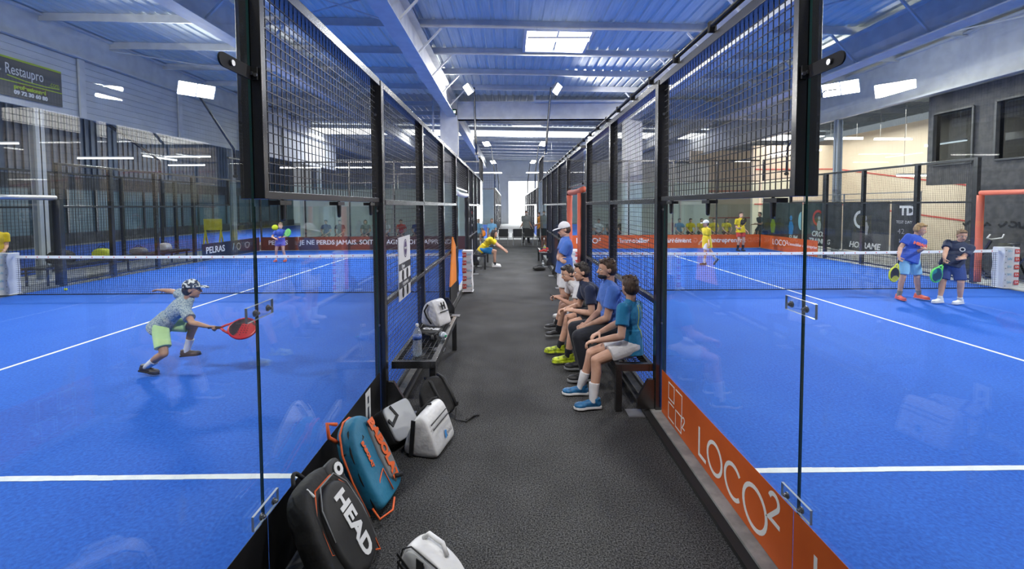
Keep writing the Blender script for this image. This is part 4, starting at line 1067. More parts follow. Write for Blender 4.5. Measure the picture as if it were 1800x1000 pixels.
b_, J = person('man in blue t-shirt and black trousers seated between two boys, mask under his chin', 1.80, 180, (1.19, 5.02, .58), (1.135, 5.04, 1.085), (-1, -.05, -.06), (.88, 4.98, .60), (.88, 5.10, .585),
    (.85, 4.86, .10), (.86, 5.20, .10), TL=(-1, -.1, 0), TR=(-1, .1, 0), EL=(.4, -.5, -.7), ER=(.4, .5, -.7), KL=(-.6, -.1, 1), KR=(-.6, .1, 1), hair='hair_brown', shirt='cloth_blue', shorts='cloth_black', legs=2, sock=None, shoe='shoe_black', sole='sole_grey', mask=('cloth_black', 'chin'), curl=(.9, .9), vox=.0065, hdL=(-.9, .3, -.3), hdR=(-.9, -.3, -.3))
bw = J['wL']; b = MB(); b.tube([bw + (J['eL'] - bw).normalized() * .03 + V((cos(a) * .0, sin(a) * .026, cos(a) * .026)) for a in [2 * pi * i / 12 for i in range(12)]], .007, 6, closed=True); b.build('watch', M['black_matte'], b_, smooth=True)
b_, J = person('boy in navy black shirt with yellow shoes seated next to the man in blue', 1.70, 182, (1.17, 5.62, .565), (.95, 5.62, .975), (-1, -.02, -.12), (.80, 5.50, .655), (.72, 5.72, .62),
    (.72, 5.44, .10), (.66, 5.80, .10), TL=(-1, -.12, 0), TR=(-1, .05, 0), EL=(.4, -.5, -.6), ER=(.4, .5, -.6), KL=(-.7, -.1, 1), KR=(-.7, .1, 1), hair='hair_dark', shirt='cloth_navy', shorts='cloth_black', legs=.7, sock='cloth_black', sockt=.78, shoe='shoe_yellow', sole='shoe_yellow', kid=.25, curl=(.6, .6), vox=.007)
b_, J = person('boy in white t-shirt bent over a phone, farthest on the right bench', 1.62, 190, (1.16, 6.55, .565), (.90, 6.45, .845), (-.9, -.35, -.28), (.74, 6.36, .62), (.70, 6.62, .60),
    (.72, 6.55, .10), (.74, 6.95, .10), TL=(-1, -.1, 0), TR=(-1, .05, 0), EL=(.4, -.5, -.6), ER=(.3, .5, -.6), KL=(-.7, -.1, 1), KR=(-.7, .1, 1), hair='hair_dark', shirt='cloth_white', shorts='cloth_grey', legs=.6, sock='cloth_black', sockt=.75, shoe='shoe_black', sole='sole_grey', kid=.3, curl=(.8, .8), vox=.007)
w = (J['wL'] + J['wR']) / 2
b = MB(); b.obox(Matrix.Translation(w + V((-.075, -.01, .02))) @ Euler((0, R(35), R(8))).to_matrix().to_4x4(), .13, .068, .009)
tag(b.build('phone', M['black_matte'], bevel=.003), 'black phone held by the boy in white on the bench', 'phone')
b_, J = person('boy in white cap and blue polo standing with folded arms in the corridor', 1.72, 183, (.93, 7.45, .93), (.955, 7.42, 1.42), (-1, -.05, -.22), (.83, 7.56, 1.10), (.84, 7.24, 1.09),
    (.93, 7.30, .075), (.95, 7.60, .075), EL=(-.3, -.9, -.6), ER=(-.3, .9, -.6), TL=(-1, -.2, 0), TR=(-1, .1, 0), hair='hair_brown', shirt='cloth_blue', shorts='cloth_white', legs=.78, shoe='shoe_white', sole='sole_grey', cap=True, capm='cloth_white', kid=.2, vox=.007, hdL=(.1, 1, -.1), hdR=(.1, -1, -.1), pnL=(.8, 0, -.4), pnR=(.8, 0, -.4), loose=1.1)

# two players on the right court
b_, J = person('fair haired boy in blue t-shirt and light blue shorts on the right court', 1.63, -98, (8.17, 8.98, .86), (8.32, 8.98, 1.31), (.52, -.85, -.30), (8.20, 8.70, 1.07), (7.87, 8.88, .90),
    (8.42, 9.00, .085), (7.99, 8.98, .085), TL=(.3, -1, 0), TR=(-.2, -1, 0), EL=(.1, .8, -.6), ER=(-.1, .8, -.5), hair='hair_blond', hairlen=.35, shirt='cloth_royal', shorts='cloth_skyblue', legs=.85, sock='cloth_grey', sockt=.72, shoe='shoe_orange', sole='shoe_orange', kid=.4, curl=(.9, 1.2), vox=.008, syaw=10, hdR=(-.1, -.35, -1), pnR=(1, 0, 0), loose=1.3)
c = J['sh'] - J['up'] * .085 * 1.63 + J['sf'] * .145; q = J
text('HEAD', M['shoe_orange'], b_, lambda u, v, d: (c + J['sr'] * -u * -1 * -1 + J['up'] * v + J['sf'] * (d - .18 * u * u * 4)) - b_.location, .075, bold=.004, ext=.004, sx=1.5)
w = J['wR']; racket('black and yellow racket held low by the boy in blue and light blue', w + V((-.01, -.02, -.075)), (-.42, -.15, -.88), (.25, -.95, .1), 'racket_dark', 'rim_yellow')
b_, J = person('boy in navy polo and blue shorts stepping sideways on the right court', 1.53, -132, (8.70, 8.62, .80), (8.83, 8.60, 1.21), (-.42, -.88, -.28), (8.62, 8.30, .93), (8.33, 8.42, .85),
    (8.76, 8.50, .085), (8.48, 8.62, .085), TL=(-1, -.25, 0), TR=(-1, -.2, 0), EL=(.2, .8, -.6), ER=(.1, .8, -.6), KL=(-.4, -.9, 0), KR=(-.6, -.6, 0), hair='hair_light', shirt='cloth_navy', shorts='cloth_darkblue', legs=.9, shoe='shoe_white', sole='shoe_white', sockt=.82, kid=.5, curl=(.5, 1.2), vox=.008, hdL=(-1, -.1, 0), hdR=(-.2, -.3, -.9), pnR=(1, -.2, 0), fat=1.1, loose=1.3)
c2 = J['sh'] - J['up'] * .11 + J['sf'] * .135 - J['sr'] * .06
b = MB(); stroke2d(b, arc(0, 0, .035, .035, 0, 360, 14)[:-1], .012, lambda u, v, d: c2 + J['sr'] * u + J['up'] * v + J['sf'] * d, -.03, .004, True); b.build('chest_emblem', M['cloth_white'], b_)
w = J['wR']; racket('green rimmed blue racket held low by the boy in navy', w + V((-.015, -.02, -.07)), (-.62, -.15, -.76), (.15, -.97, .0), 'racket_teal', 'rim_green')

# far end of the right court
b_, J = person('boy in white cap and long yellow t-shirt walking beyond the right net', 1.52, 186, (6.45, 14.42, .80), (6.42, 14.42, 1.22), (-1, -.1, -.05), (6.42, 14.20, .74), (6.36, 14.62, .76),
    (6.36, 14.38, .08), (6.80, 14.50, .16), TL=(-1, -.2, 0), TR=(-.6, .1, -.8), KL=(-1, 0, 0), KR=(-1, 0, -.2), hair='hair_dark', shirt='cloth_yellow', shorts='cloth_white', legs=.8, sockt=.6, shoe='shoe_black', sole='sole_grey', cap=True, capm='cloth_white', kid=.5, vox=.011, hemdrop=.10, loose=1.9, detail=False)
b_, J = person('boy in yellow t-shirt and red shorts standing at the back of the right court', 1.70, -92, (9.80, 18.72, .88), (9.80, 18.72, 1.38), (.15, -1, 0), (10.02, 18.66, .86), (9.60, 18.52, .98),
    (9.92, 18.75, .08), (9.70, 18.75, .08), hair='hair_brown', shirt='cloth_yellow', shorts='cloth_red', legs=.66, sock='cloth_black', sockt=.5, shoe='shoe_black', sole='shoe_black', kid=.3, vox=.012, detail=False, loose=1.5, curl=(.4, 1.1), hdR=(.5, -.6, .3))
racket('dark racket held up by the boy in yellow and red', J['wR'] + V((.04, -.04, .02)), (.35, -.25, .9), (.3, -1, 0), 'racket_dark', 'black_matte')
# girl at the back of the left court
b_, J = person('girl in blue t-shirt with violet skirt waiting at the back of the left court', 1.46, -80, (-8.22, 16.05, .76), (-8.20, 16.05, 1.16), (.12, -1, .02), (-8.02, 15.82, .90), (-8.28, 15.80, .86),
    (-8.06, 16.05, .08), (-8.40, 16.05, .08), EL=(.9, .2, -.4), ER=(-.9, .2, -.4), hair='hair_light', hairlen=0, shirt='cloth_royal', shorts='cloth_violet', legs=.55, shoe='shoe_orange', sole='shoe_orange', sockt=.85, kid=.5, vox=.011, detail=False, loose=1.4, hemdrop=.03, hdL=(-.4, -.8, .1))
racket('lime green racket held by the girl at the back of the left court', J['wL'] + V((.03, -.06, .03)), (.75, -.35, .42), (-.2, -1, .2), 'rim_lime', 'rim_green')
b = MB(); b.ell((-2.72, 5.2, 1.725), .034); tag(b.build('tennis_ball', M['ball'], smooth=True), 'yellow ball in mid air in front of the far girl in blue', 'ball', 'padel balls')
b = MB(); b.ell((-10.55, 10.62, .036), .034); tag(b.build('tennis_ball', M['ball'], smooth=True), 'yellow ball lying on the blue turf behind the left net', 'ball', 'padel balls')

# along the corridor
b_, J = person('long haired person in yellow t-shirt and blue shorts leaning forward on the left corridor bench', 1.72, 0, (-.86, 14.3, .57), (-.52, 14.28, .95), (1, .05, -.2), (-.15, 14.40, .56), (-.16, 14.20, .55),
    (-.48, 14.45, .09), (-.46, 14.18, .09), EL=(0, .3, -1), ER=(0, -.3, -1), KL=(.5, 0, 1), KR=(.5, 0, 1), hair='hair_dark', hairlen=.9, shirt='cloth_yellow', shorts='cloth_brightblue', legs=.75, sock='cloth_black', sockt=.8, shoe='shoe_white', sole='shoe_white', vox=.010, detail=False)
b_, J = person('man in grey shirt with white face mask standing behind the row of chairs', 1.76, -92, (.93, 24.0, .91), (.93, 24.0, 1.44), (.1, -1, -.1), (1.22, 23.95, .86), (.64, 23.95, .86),
    (1.05, 24, .08), (.80, 24, .08), TL=(.3, -1, 0), TR=(-.3, -1, 0), hair='hair_dark', shirt='cloth_grey', shorts='cloth_black', legs=2, sock=None, shoe='shoe_black', sole='shoe_black', mask=('cloth_white', 'face'), vox=.013, detail=False, fat=1.12, skin='skin_tan', sleeve=.8, hemdrop=.03, loose=1.6)
b_, J = person('person in long orange shirt standing behind the right fence end', 1.66, 200, (1.72, 24.6, .86), (1.70, 24.6, 1.36), (-.9, -.2, -.1), (1.5, 24.4, .95), (1.55, 24.8, .9),
    (1.70, 24.5, .08), (1.74, 24.72, .08), hair='hair_dark', shirt='cloth_orange', shorts='cloth_black', legs=2, sock=None, shoe='shoe_black', sole='shoe_black', vox=.014, detail=False, mask=('cloth_white', 'face'), loose=1.6, hemdrop=.06)
b_, J = person('person in light blue shirt seated behind the long haired player', 1.7, -85, (-.86, 22.3, .57), (-.86, 22.36, 1.08), (.1, -1, 0), (-.62, 22.0, .55), (-1.08, 22.0, .55),
    (-.72, 21.85, .09), (-1.0, 21.85, .09), KL=(0, -.5, 1), KR=(0, -.5, 1), hair='hair_light', shirt='cloth_skyblue', shorts='cloth_grey', legs=.8, shoe='shoe_white', sole='shoe_white', vox=.014, detail=False)
# spectators
def seated(label, x, y, shirt, hair='hair_dark', face=-90, long=0, shorts='cloth_black', h=1.6, skin='skin', lean=.1, group=None, cap=None, seat=.46):
    f = V((cos(R(face)), sin(R(face)), 0)); r = V((f.y, -f.x, 0)); p = V((x, y, seat + .115))
    P = lambda a, c, z: tuple(V((x, y, 0)) + f * a + r * c + V((0, 0, z)))
    return person(label, h, face, tuple(p), P(lean, 0, seat + .115 + .30 * h), P(1, .1, 0) if False else tuple(f + V((0, 0, -.1))), P(.30, -.12, .62), P(.32, .10, .60), P(.46, -.13, .085), P(.44, .14, .085), KL=tuple(f + V((0, 0, 1.5))), KR=tuple(f + V((0, 0, 1.5))),
        EL=tuple(-r * .6 - V((0, 0, .7))), ER=tuple(r * .6 - V((0, 0, .7))), hair=hair, hairlen=long, shirt=shirt, shorts=shorts, legs=.75, vox=.015, detail=False, shoe='shoe_white', sole='sole_grey', skin=skin, group=group, cap=cap, capm='cloth_white')
gs = 'spectators seated beyond the right court'
RS = [(4.0, 'cloth_grey', 'hair_dark', 0, 'grey shirt, seated nearest the corridor'), (4.55, 'cloth_white', 'hair_brown', 0, 'white shirt with folded arms'), (5.15, 'cloth_grey', 'hair_brown', .8, 'grey top and long hair'), (5.75, 'cloth_black', 'hair_dark', 0, 'black shirt'), (6.4, 'cloth_red', 'hair_light', .5, 'red top'),
      (8.65, 'cloth_teal', 'hair_dark', 0, 'teal blue shirt'), (9.22, 'cloth_yellow', 'hair_dark', 0, 'yellow shirt, next to the one in teal blue'), (9.78, 'cloth_yellow', 'hair_dark', 0, 'yellow shirt, in the middle of the yellow row'), (10.4, 'cloth_yellow', 'hair_dark', 0, 'yellow shirt, half hidden by the boy in the cap'), (11.05, 'cloth_yellow', 'hair_dark', .9, 'yellow shirt and long dark hair')]
bench_seats = []
for x, sc, hr_, lg, lb in RS:
    seated('spectator beyond the orange banner in ' + lb, x, 22.6, sc, hr_, -92, lg, group=gs, h=1.58)
LS = [(-9.3, 'cloth_darkblue', 'hair_dark', 0, 'dark blue shirt, leftmost'), (-8.6, 'cloth_black', 'hair_dark', 0, 'black shirt beside the girl in blue'), (-7.3, 'cloth_grey', 'hair_brown', .6, 'grey top and long hair'), (-6.3, 'cloth_white', 'hair_dark', 0, 'white shirt'), (-5.5, 'cloth_red', 'hair_dark', 0, 'red shirt'), (-4.7, 'cloth_darkblue', 'hair_light', 0, 'navy shirt, near the corridor post')]
for x, sc, hr_, lg, lb in LS: seated('spectator beyond the left court in ' + lb, x, 22.8, sc, hr_, -88, lg, group='spectators seated beyond the left court', h=1.62)
b_, J = person('boy in pale t-shirt standing among the spectators beyond the left court', 1.7, -80, (-7.0, 23.9, .88), (-7.0, 23.85, 1.40), (.2, -1, -.1), (-6.75, 23.6, 1.0), (-7.2, 23.6, 1.0), (-6.88, 23.9, .08), (-7.12, 23.9, .08), hair='hair_dark', shirt='cloth_white', shorts='cloth_grey', legs=.8, vox=.015, detail=False)
b_, J = person('person in teal t-shirt standing by the cream squash wall', 1.7, -110, (15.0, 26.5, .88), (15.0, 26.45, 1.40), (-.3, -1, 0), (14.7, 26.2, 1.1), (15.25, 26.2, 1.1), (15.12, 26.5, .08), (14.9, 26.5, .08), hair='hair_brown', shirt='cloth_cyan', shorts='cloth_white', legs=.8, vox=.015, detail=False)
b_, J = person('dark haired boy in black perched on a box beside the far corner post', 1.62, 190, (12.3, 21.6, .90), (12.25, 21.6, 1.36), (-1, -.1, 0), (12.0, 21.4, 1.05), (12.05, 21.8, 1.0), (11.9, 21.42, .12), (11.88, 21.75, .12), KL=(-1, 0, .4), KR=(-1, 0, .4), hair='hair_dark', shirt='cloth_black', shorts='cloth_black', legs=.7, vox=.015, detail=False, skin='skin_tan')
b = MB(); b.box(12.14, 21.35, -.02, 12.5, 21.8, .70); tag(b.build('storage_box', M['black_matte'], bevel=.01), 'black box under the boy perched by the far corner post', 'box')
b_, J = person('person in yellow t-shirt and black shorts cut off by the left edge', 1.68, -40, (-12.62, 11.05, .88), (-12.62, 11.05, 1.38), (.5, -1, 0), (-12.35, 11.0, .95), (-12.7, 10.8, .95), (-12.5, 11.05, .06), (-12.75, 11.0, .06), hair='hair_dark', shirt='cloth_yellow', shorts='cloth_black', legs=.8, vox=.012, detail=False)
# ------------------------------------------------------------------ benches
def bench(x_in, s, y0, y1, depth, label):
    """x_in: fence plane; bench reaches toward the corridor by depth"""
    r = E('bench', (x_in - s * depth / 2, (y0 + y1) / 2, 0), label, 'bench', 'steel benches on the corridor fence')
    xa, xb = x_in - s * .004, x_in - s * depth; zt = .465
    b = MB(); t = .06
    b.box(xb, y0, zt - t - .01, xb + s * .05, y1, zt); b.box(xa, y0, zt - t - .01, xa - s * .04, y1, zt); b.box(xa - s * .04, y0, zt - t - .01, xb + s * .05, y0 + .05, zt); b.box(xa - s * .04, y1 - .05, zt - t - .01, xb + s * .05, y1, zt)
    b.build('frame', M['black_steel'], r, bevel=.003)
    b = MB(); lo, hi = min(xa - s * .04, xb + s * .05), max(xa - s * .04, xb + s * .05)
    wires(b, lambda u, v, d: V((u, v, zt - .012 + d)), lo, hi, y0 + .05, y1 - .05, .05, .006); b.build('seat_grid', M['black_steel'], r)
    for y in (y0 + .012, y1 - .072):
        b = MB(); b.box(xb + s * .004, y, .001, xb + s * .064, y + .06, zt - t - .012); b.build('leg', M['black_steel'], r, bevel=.003)
    b = MB(); b.box(xb - s * .02, y1 - .10, .0005, xb + s * .09, y1 - .074, .006)
    return r
bench(XL, -1, 4.25, 6.05, .43, 'black steel bench on the left fence with a bottle and white bag on it')
bench(XR, 1, 4.13, 5.95, .36, 'black steel bench on the right fence under the three nearest seated players')
bench(XR, 1, 6.12, 7.05, .36, 'black steel bench under the boy bent over the phone')
bench(XL, -1, 13.7, 15.5, .43, 'far black steel bench under the long haired player in yellow')
bench(XR, 1, 14.1, 15.9, .34, 'far black steel bench on the right holding shoes and a bottle')
# ------------------------------------------------------------------ scoreboard sign on the left mesh
r = E('score_sign', (XL + .012, 4.82, 1.3), 'white flip score sign with round crest on the left mesh', 'sign')
fn = lambda u, v, d: V((XL + .006 + d, 4.82 + u, 1.31 + v)) - r.location
b = MB(); b.prism([(-.26, -.33), (.26, -.33), (.26, .33), (-.26, .33)], fn, 0, .01); b.build('board', M['print_white'], r, world=False)
for v in (.02, -.17): b = MB(); b.prism([(-.26, v - .035), (.26, v - .035), (.26, v + .035), (-.26, v + .035)], fn, .0102, .012); b.build('dark_band', M['poster_dark'], r, world=False)
K('crest', (.09, .06, .16), .5)
b = MB(); b.prism(arc(.03, .2, .075, .1, 0, 360, 24)[:-1], fn, .0102, .012); b.build('crest', M['crest'], r, world=False)
b = MB(); stroke2d(b, arc(.03, .2, .06, .082, 0, 360, 24)[:-1], .006, fn, .0122, .0128, True); b.build('crest_ring', M['print_white'], r, world=False)
text('PADEL', M['print_white'], r, lambda u, v, d: fn(u + .03, v + .2, d + .0125), .036)
text('Ligue', M['print_white'], r, lambda u, v, d: fn(u - .1, v + .02, d + .0125), .06, shear=.3)
text('SET JEU POINT', M['print_white'], r, lambda u, v, d: fn(u, v - .17, d + .0125), .04)
for u0 in (-.1, .1):
    for v0 in (-.085, -.265): text('0', M['black_matte'], r, lambda u, v, d: fn(u + u0, v + v0, d + .0102), .15, bold=.006)
K('pad_bright_orange', (.95, .28, .03), .55)
r = E('foam_board', (XL + .02, 8.9, .5), 'narrow bright orange board leaning in the bay before the left gateway', 'board')
b = MB(); b.prism([(8.35, .44), (9.3, .40), (9.2, 1.16), (8.8, 1.36)], lambda u, v, d: V((XL + .014 + d, u, v)), .002, .03); b.build('board', M['pad_bright_orange'], r, bevel=.006)
b = MB(); b.prism([(8.35, .05), (9.4, .05), (9.3, .395), (8.35, .435)], lambda u, v, d: V((XL + .014 + d, u, v)), .004, .028); b.build('dark_base', M['black_matte'], r, bevel=.006)
# ------------------------------------------------------------------ water bottles
K('bottle_label', (.05, .12, .42), .4); K('cap_green', (.02, .3, .12), .4)
M['pet'] = glassmat('pet', tint=(.74, .82, .88), ior=1.6, smudge=.9, haze=.22)
def bottle(label, loc, h=.32, rr=.044, lab='bottle_label', capm='print_white', lay=None, group='water bottles'):
    r = E('water_bottle', loc, label, 'bottle', group)
    m4 = Matrix.Translation(V(loc)) @ (lay or Matrix())
    p = [(rr * .75, 0), (rr * .98, .012)]
    for i in range(7): z = .03 + i * h * .05; p += [(rr, z), (rr * .94, z + h * .022)]
    p += [(rr, h * .47), (rr, h * .66), (rr * .9, h * .74), (rr * .55, h * .84), (rr * .33, h * .9), (rr * .32, h * .93)]
    b = MB(); b.lathe(p, m4, 20); b.build('body', M['pet'], r, smooth=True)
    b = MB(); b.lathe([(rr * 1.012, h * .52), (rr * 1.012, h * .65)], m4, 20); b.build('label', M[lab], r, smooth=True)
    b = MB(); b.lathe([(rr * .36, h * .93), (rr * .36, h * .99), (rr * .3, h)], m4, 14); b.build('cap', M[capm], r)
    return r
bottle('large clear water bottle standing on the left bench', (-.93, 4.44, .459), .325, .045)
bottle('small clear bottle with green cap lying on the left bench', (-.785, 5.06, .497), .19, .033, 'print_white', 'cap_green', Euler((R(82), 0, R(25))).to_matrix().to_4x4())
bottle('clear bottle standing on the floor by the far right bench', (1.06, 13.9, 0), .26, .036, 'print_white', 'print_white')
bottle('lime green sports bottle standing on the far right bench', (1.17, 14.6, .459), .24, .045, 'rim_yellow', 'rim_yellow')
# ------------------------------------------------------------------ bags
K('bag_black', (.007, .007, .008), .7, col2=(.012, .012, .013), scale=5, bump=.55, bscale=11, dist=.02); K('bag_panel', (.015, .015, .016), .6, bump=.3, bscale=9, dist=.015)
K('bag_teal', (.012, .15, .27), .6, col2=(.016, .19, .33), scale=5, bump=.5, bscale=11, dist=.02); K('bag_grey', (.20, .21, .22), .6, bump=.3, bscale=12, dist=.01)
K('bag_white', (.70, .70, .70), .45, col2=(.62, .62, .63), scale=4, bump=.55, bscale=8, dist=.03); K('bag_silver', (.48, .49, .50), .5, bump=.2, bscale=8); K('bag_orange', (.85, .14, .03), .55)
def bagframe(B, T, w):
    B = V(B); T = V(T); a = (T - B); L = a.length; a.normalize(); w = V(w); w = (w - a * w.dot(a)).normalized(); n = w.cross(a)
    return B, a, w, n, L
def slab(fn, prof, d0, d1, rnd=.03, n=6):
    """soft cushion with outline prof (u,v) between depths d0 and d1"""
    b = MB(); cu = sum(p[0] for p in prof) / len(prof); cv = sum(p[1] for p in prof) / len(prof); rings = []
    for i in range(n + 1):
        t = pi * i / n; k = 1 - (1 - sin(t)) * rnd / .1 * .5 if 0 else 1
        sh = rnd * (1 - sin(t) ** .7); d = d0 + (d1 - d0) * (1 - cos(t)) / 2
        ring = []
        for u, v in prof:
            du, dv = u - cu, v - cv; l = math.hypot(du, dv) or 1
            f_ = max(.05, (l - sh)) / l; ring.append(fn(cu + du * f_, cv + dv * f_, d))
        rings.append(ring)
    m = len(prof)
    for q in rings: b.v += q
    for i in range(n):
        for k in range(m): b.f.append((i * m + k, i * m + (k + 1) % m, (i + 1) * m + (k + 1) % m, (i + 1) * m + k)); b.m.append(0)
    b.f.append(tuple(range(m))[::-1]); b.f.append(tuple(range(n * m, n * m + m))); b.m += [0, 0]
    return b
def soft(o, lv=1):
    md = o.modifiers.new('soft', 'SUBSURF'); md.levels = lv; md.render_levels = lv
    o.data.polygons.foreach_set('use_smooth', [True] * len(o.data.polygons)); return o
def rrect(u0, v0, u1, v1, r, n=4):
    o = []
    for (cx_, cy_, a0) in ((u1 - r, v1 - r, 0), (u0 + r, v1 - r, 90), (u0 + r, v0 + r, 180), (u1 - r, v0 + r, 270)): o += arc(cx_, cy_, r, r, a0, a0 + 90, n)
    return o
def bag_shape(o, amp=.012, sc=7.0):
    from mathutils import noise
    for v in o.data.vertices: v.co += noise.noise_vector(v.co * sc) * amp
    return o
# black racket backpack with white lettering
B, a, w, n, L = bagframe((-.86, 2.30, .02), (-1.08, 2.345, .40), (.03, 1, 0)); n = -n if n.x < 0 else n
r = E('racket_bag', (-.9, 2.45, 0), 'black racket backpack with white HEAD lettering leaning on the left glass', 'bag', 'sports bags')
fnw = lambda u, v, d: B + w * u + a * v + n * d
prof = [(-.24, .02), (-.2, .0), (.2, .0), (.24, .02), (.25, .2), (.235, .38), (.19, .49), (.11, .545), (-.11, .545), (-.19, .49), (-.235, .38), (-.25, .2)]
o = slab(fnw, prof, -.03, .105, .05, 7).build('body', M['bag_black'], r); soft(bag_shape(o, .014), 2)
pr2 = [(-.155, -.04), (.155, -.04), (.18, .18), (.155, .36), (.08, .46), (-.08, .46), (-.155, .36), (-.18, .18)]
o = slab(fnw, pr2, .07, .135, .04, 5).build('front_pocket', M['bag_panel'], r); soft(o, 2)
b = MB(); b.tube([fnw(p[0] * 1.04, .03 + (p[1] - .03) * 1.03, .098) for p in pr2[1:]], .005, 6, closed=True); b.build('piping', M['bag_orange'], r, smooth=True)
b = MB(); b.tube([fnw(p[0] * .9, .06 + (p[1]) * .9, .126) for p in pr2[1:]], .004, 6); b.build('zipper', M['sole_grey'], r, smooth=True)
text('HEAD', M['print_white'], r, lambda u, v, d: fnw(v + .015,   .205 - u, .1375 + d - (abs(u) ** 2.) * .12) - r.location, .132, bold=.006, ext=.0015, sx=1.05)
b = MB(); stroke2d(b, [(-.115, .09), (-.05, .09), (-.05, .30)], .016, lambda u, v, d: fnw(-.09 + u * .2 - .01, v * .6 + .02, d), .128, .131); b.build('trim_stripe', M['print_grey'], r)
b = MB(); b.tube([fnw(-.05 + .1 * i / 8, .53 + .06 * sin(pi * i / 8), -.02) for i in range(9)], .011, 8); b.build('handle', M['bag_black'], r, smooth=True)
for s in (-1, 1):
    b = MB(); b.tube([fnw(s * .1, .49, -.02), fnw(s * .15, .35, -.035), fnw(s * .16, .15, -.035), fnw(s * .17, .08, -.03)], .016, 8); b.build('shoulder_strap', M['bag_black'], r, smooth=True)
o = slab(fnw, rrect(.06, .40, .22, .53, .04), .05, .105, .02, 4).build('top_pocket', M['bag_panel'], r); soft(o, 1)
text('O', M['print_white'], r, lambda u, v, d: fnw(.15 + v * 1.3, .465 - u * 1.1, .109 + d) - r.location, .075, bold=.006)
b = MB(); b.cap(fnw(-.11, .46, .1), fnw(-.11, .505, .085), .007, .006, 8); b.build('zip_pull', M['print_white'], r, smooth=True)
# teal and orange racket bag behind it
B, a, w, n, L = bagframe((-.84, 2.86, .02), (-1.065, 2.92, .46), (.06, 1, 0)); n = -n if n.x < 0 else n
B2, a2, w2, n2 = B, a, w, n
r = E('racket_bag', (-.85, 3.0, 0), 'teal racket bag with orange lettering leaning behind the black backpack', 'bag', 'sports bags')
f2 = lambda u, v, d: B2 + w2 * u + a2 * v + n2 * d
prof = [(-.2, .02), (-.15, .0), (.15, .0), (.2, .02), (.21, .25), (.19, .42), (.13, .53), (.04, .58), (-.04, .58), (-.13, .53), (-.19, .42), (-.21, .25)]
o = slab(f2, prof, -.05, .10, .045, 7).build('body', M['bag_teal'], r); soft(bag_shape(o, .012), 2)
b = MB(); b.tube([f2(p[0] * 1.01, p[1], .005) for p in prof[3:] + prof[:1]], .007, 6); b.build('piping', M['bag_orange'], r, smooth=True)
b = MB(); b.tube([f2(p[0] * .96, p[1] * .97, .055) for p in prof[3:] + prof[:1]], .006, 6); b.build('zipper', M['black_matte'], r, smooth=True)
pr2 = [(-.02, .04), (.15, .04), (.165, .25), (.15, .40), (.09, .50), (.02, .53)]
o = slab(f2, pr2, .07, .118, .03, 4).build('grey_panel', M['bag_grey'], r); soft(o, 1)
text('BABOLAT', M['bag_orange'], r, lambda u, v, d: f2(.07 + v, .29 - u, .1235 + d - (u ** 2) * .2) - r.location, .10, bold=.006, ext=.0015)
b = MB(); b.tube([f2(-.17, .05, .075), f2(-.1, .16, .1), f2(-.03, .2, .112), f2(-.02, .05, .112)], .005, 6); b.build('pocket_piping', M['bag_orange'], r, smooth=True)
b = MB(); b.tube([f2(-.195, .42, .0), f2(-.12, .40, .075), f2(-.05, .44, .095), f2(-.03, .55, .05)], .006, 6); b.build('seam', M['bag_black'], r, smooth=True)
text('BABOLAT', M['bag_orange'], r, lambda u, v, d: f2(-.10 + v, .34 - u, .104 + d - (u ** 2) * .35) - r.location, .04, bold=.003, ext=.001)
b = MB(); b.tube([f2(-.13, .5, -.03), f2(-.2, .56, -.02), f2(-.19, .64, -.0), f2(-.12, .6, .01)], .012, 8); b.build('handle', M['bag_orange'], r, smooth=True)
b = MB(); b.tube([f2(.05, .1, .125), f2(.15, .06, .11), f2(.23, .08, .05)], .014, 8); b.build('buckle_strap', M['bag_black'], r, smooth=True)
b = MB(); b.tube([f2(-.21, .06, .05), f2(-.25, -.0, .09), f2(-.17, -.012, .14), f2(-.08, .02, .13)], .007, 6); b.build('cord', M['bag_orange'], r, smooth=True)
for q in ((-.1, .52, .06), (-.15, .44, .07)): b = MB(); b.cap(f2(*q), f2(q[0] + .03, q[1] + .012, q[2] + .004), .008, .007, 8); b.build('zip_pull', M['print_white'], r, smooth=True)
# white flat bag leaning on the banner
B, a, w, n, L = bagframe((-.895, 3.62, .015), (-1.07, 3.72, .30), (.25, 1, 0)); n = -n if n.x < 0 else n
B3, a3, w3, n3 = B, a, w, n
r = E('shoe_bag', (-.97, 3.6, 0), 'silvery white flat bag with black handle leaning by the left fence post', 'bag', 'white sports bags')
f3 = lambda u, v, d: B3 + w3 * u + a3 * v + n3 * d
o = slab(f3, rrect(-.19, .0, .19, .30, .05), -.04, .09, .02, 5).build('body', M['bag_black'], r); soft(o, 1)
o = slab(f3, rrect(-.185, .01, .185, .30, .05), .075, .105, .012, 4).build('front_panel', M['bag_silver'], r); soft(o, 1)
b = MB(); stroke2d(b, [(-.10, .29), (-.06, .20), (-.16, .15), (-.185, .2)], .024, f3, .105, .112); b.build('handle', M['bag_black'], r)
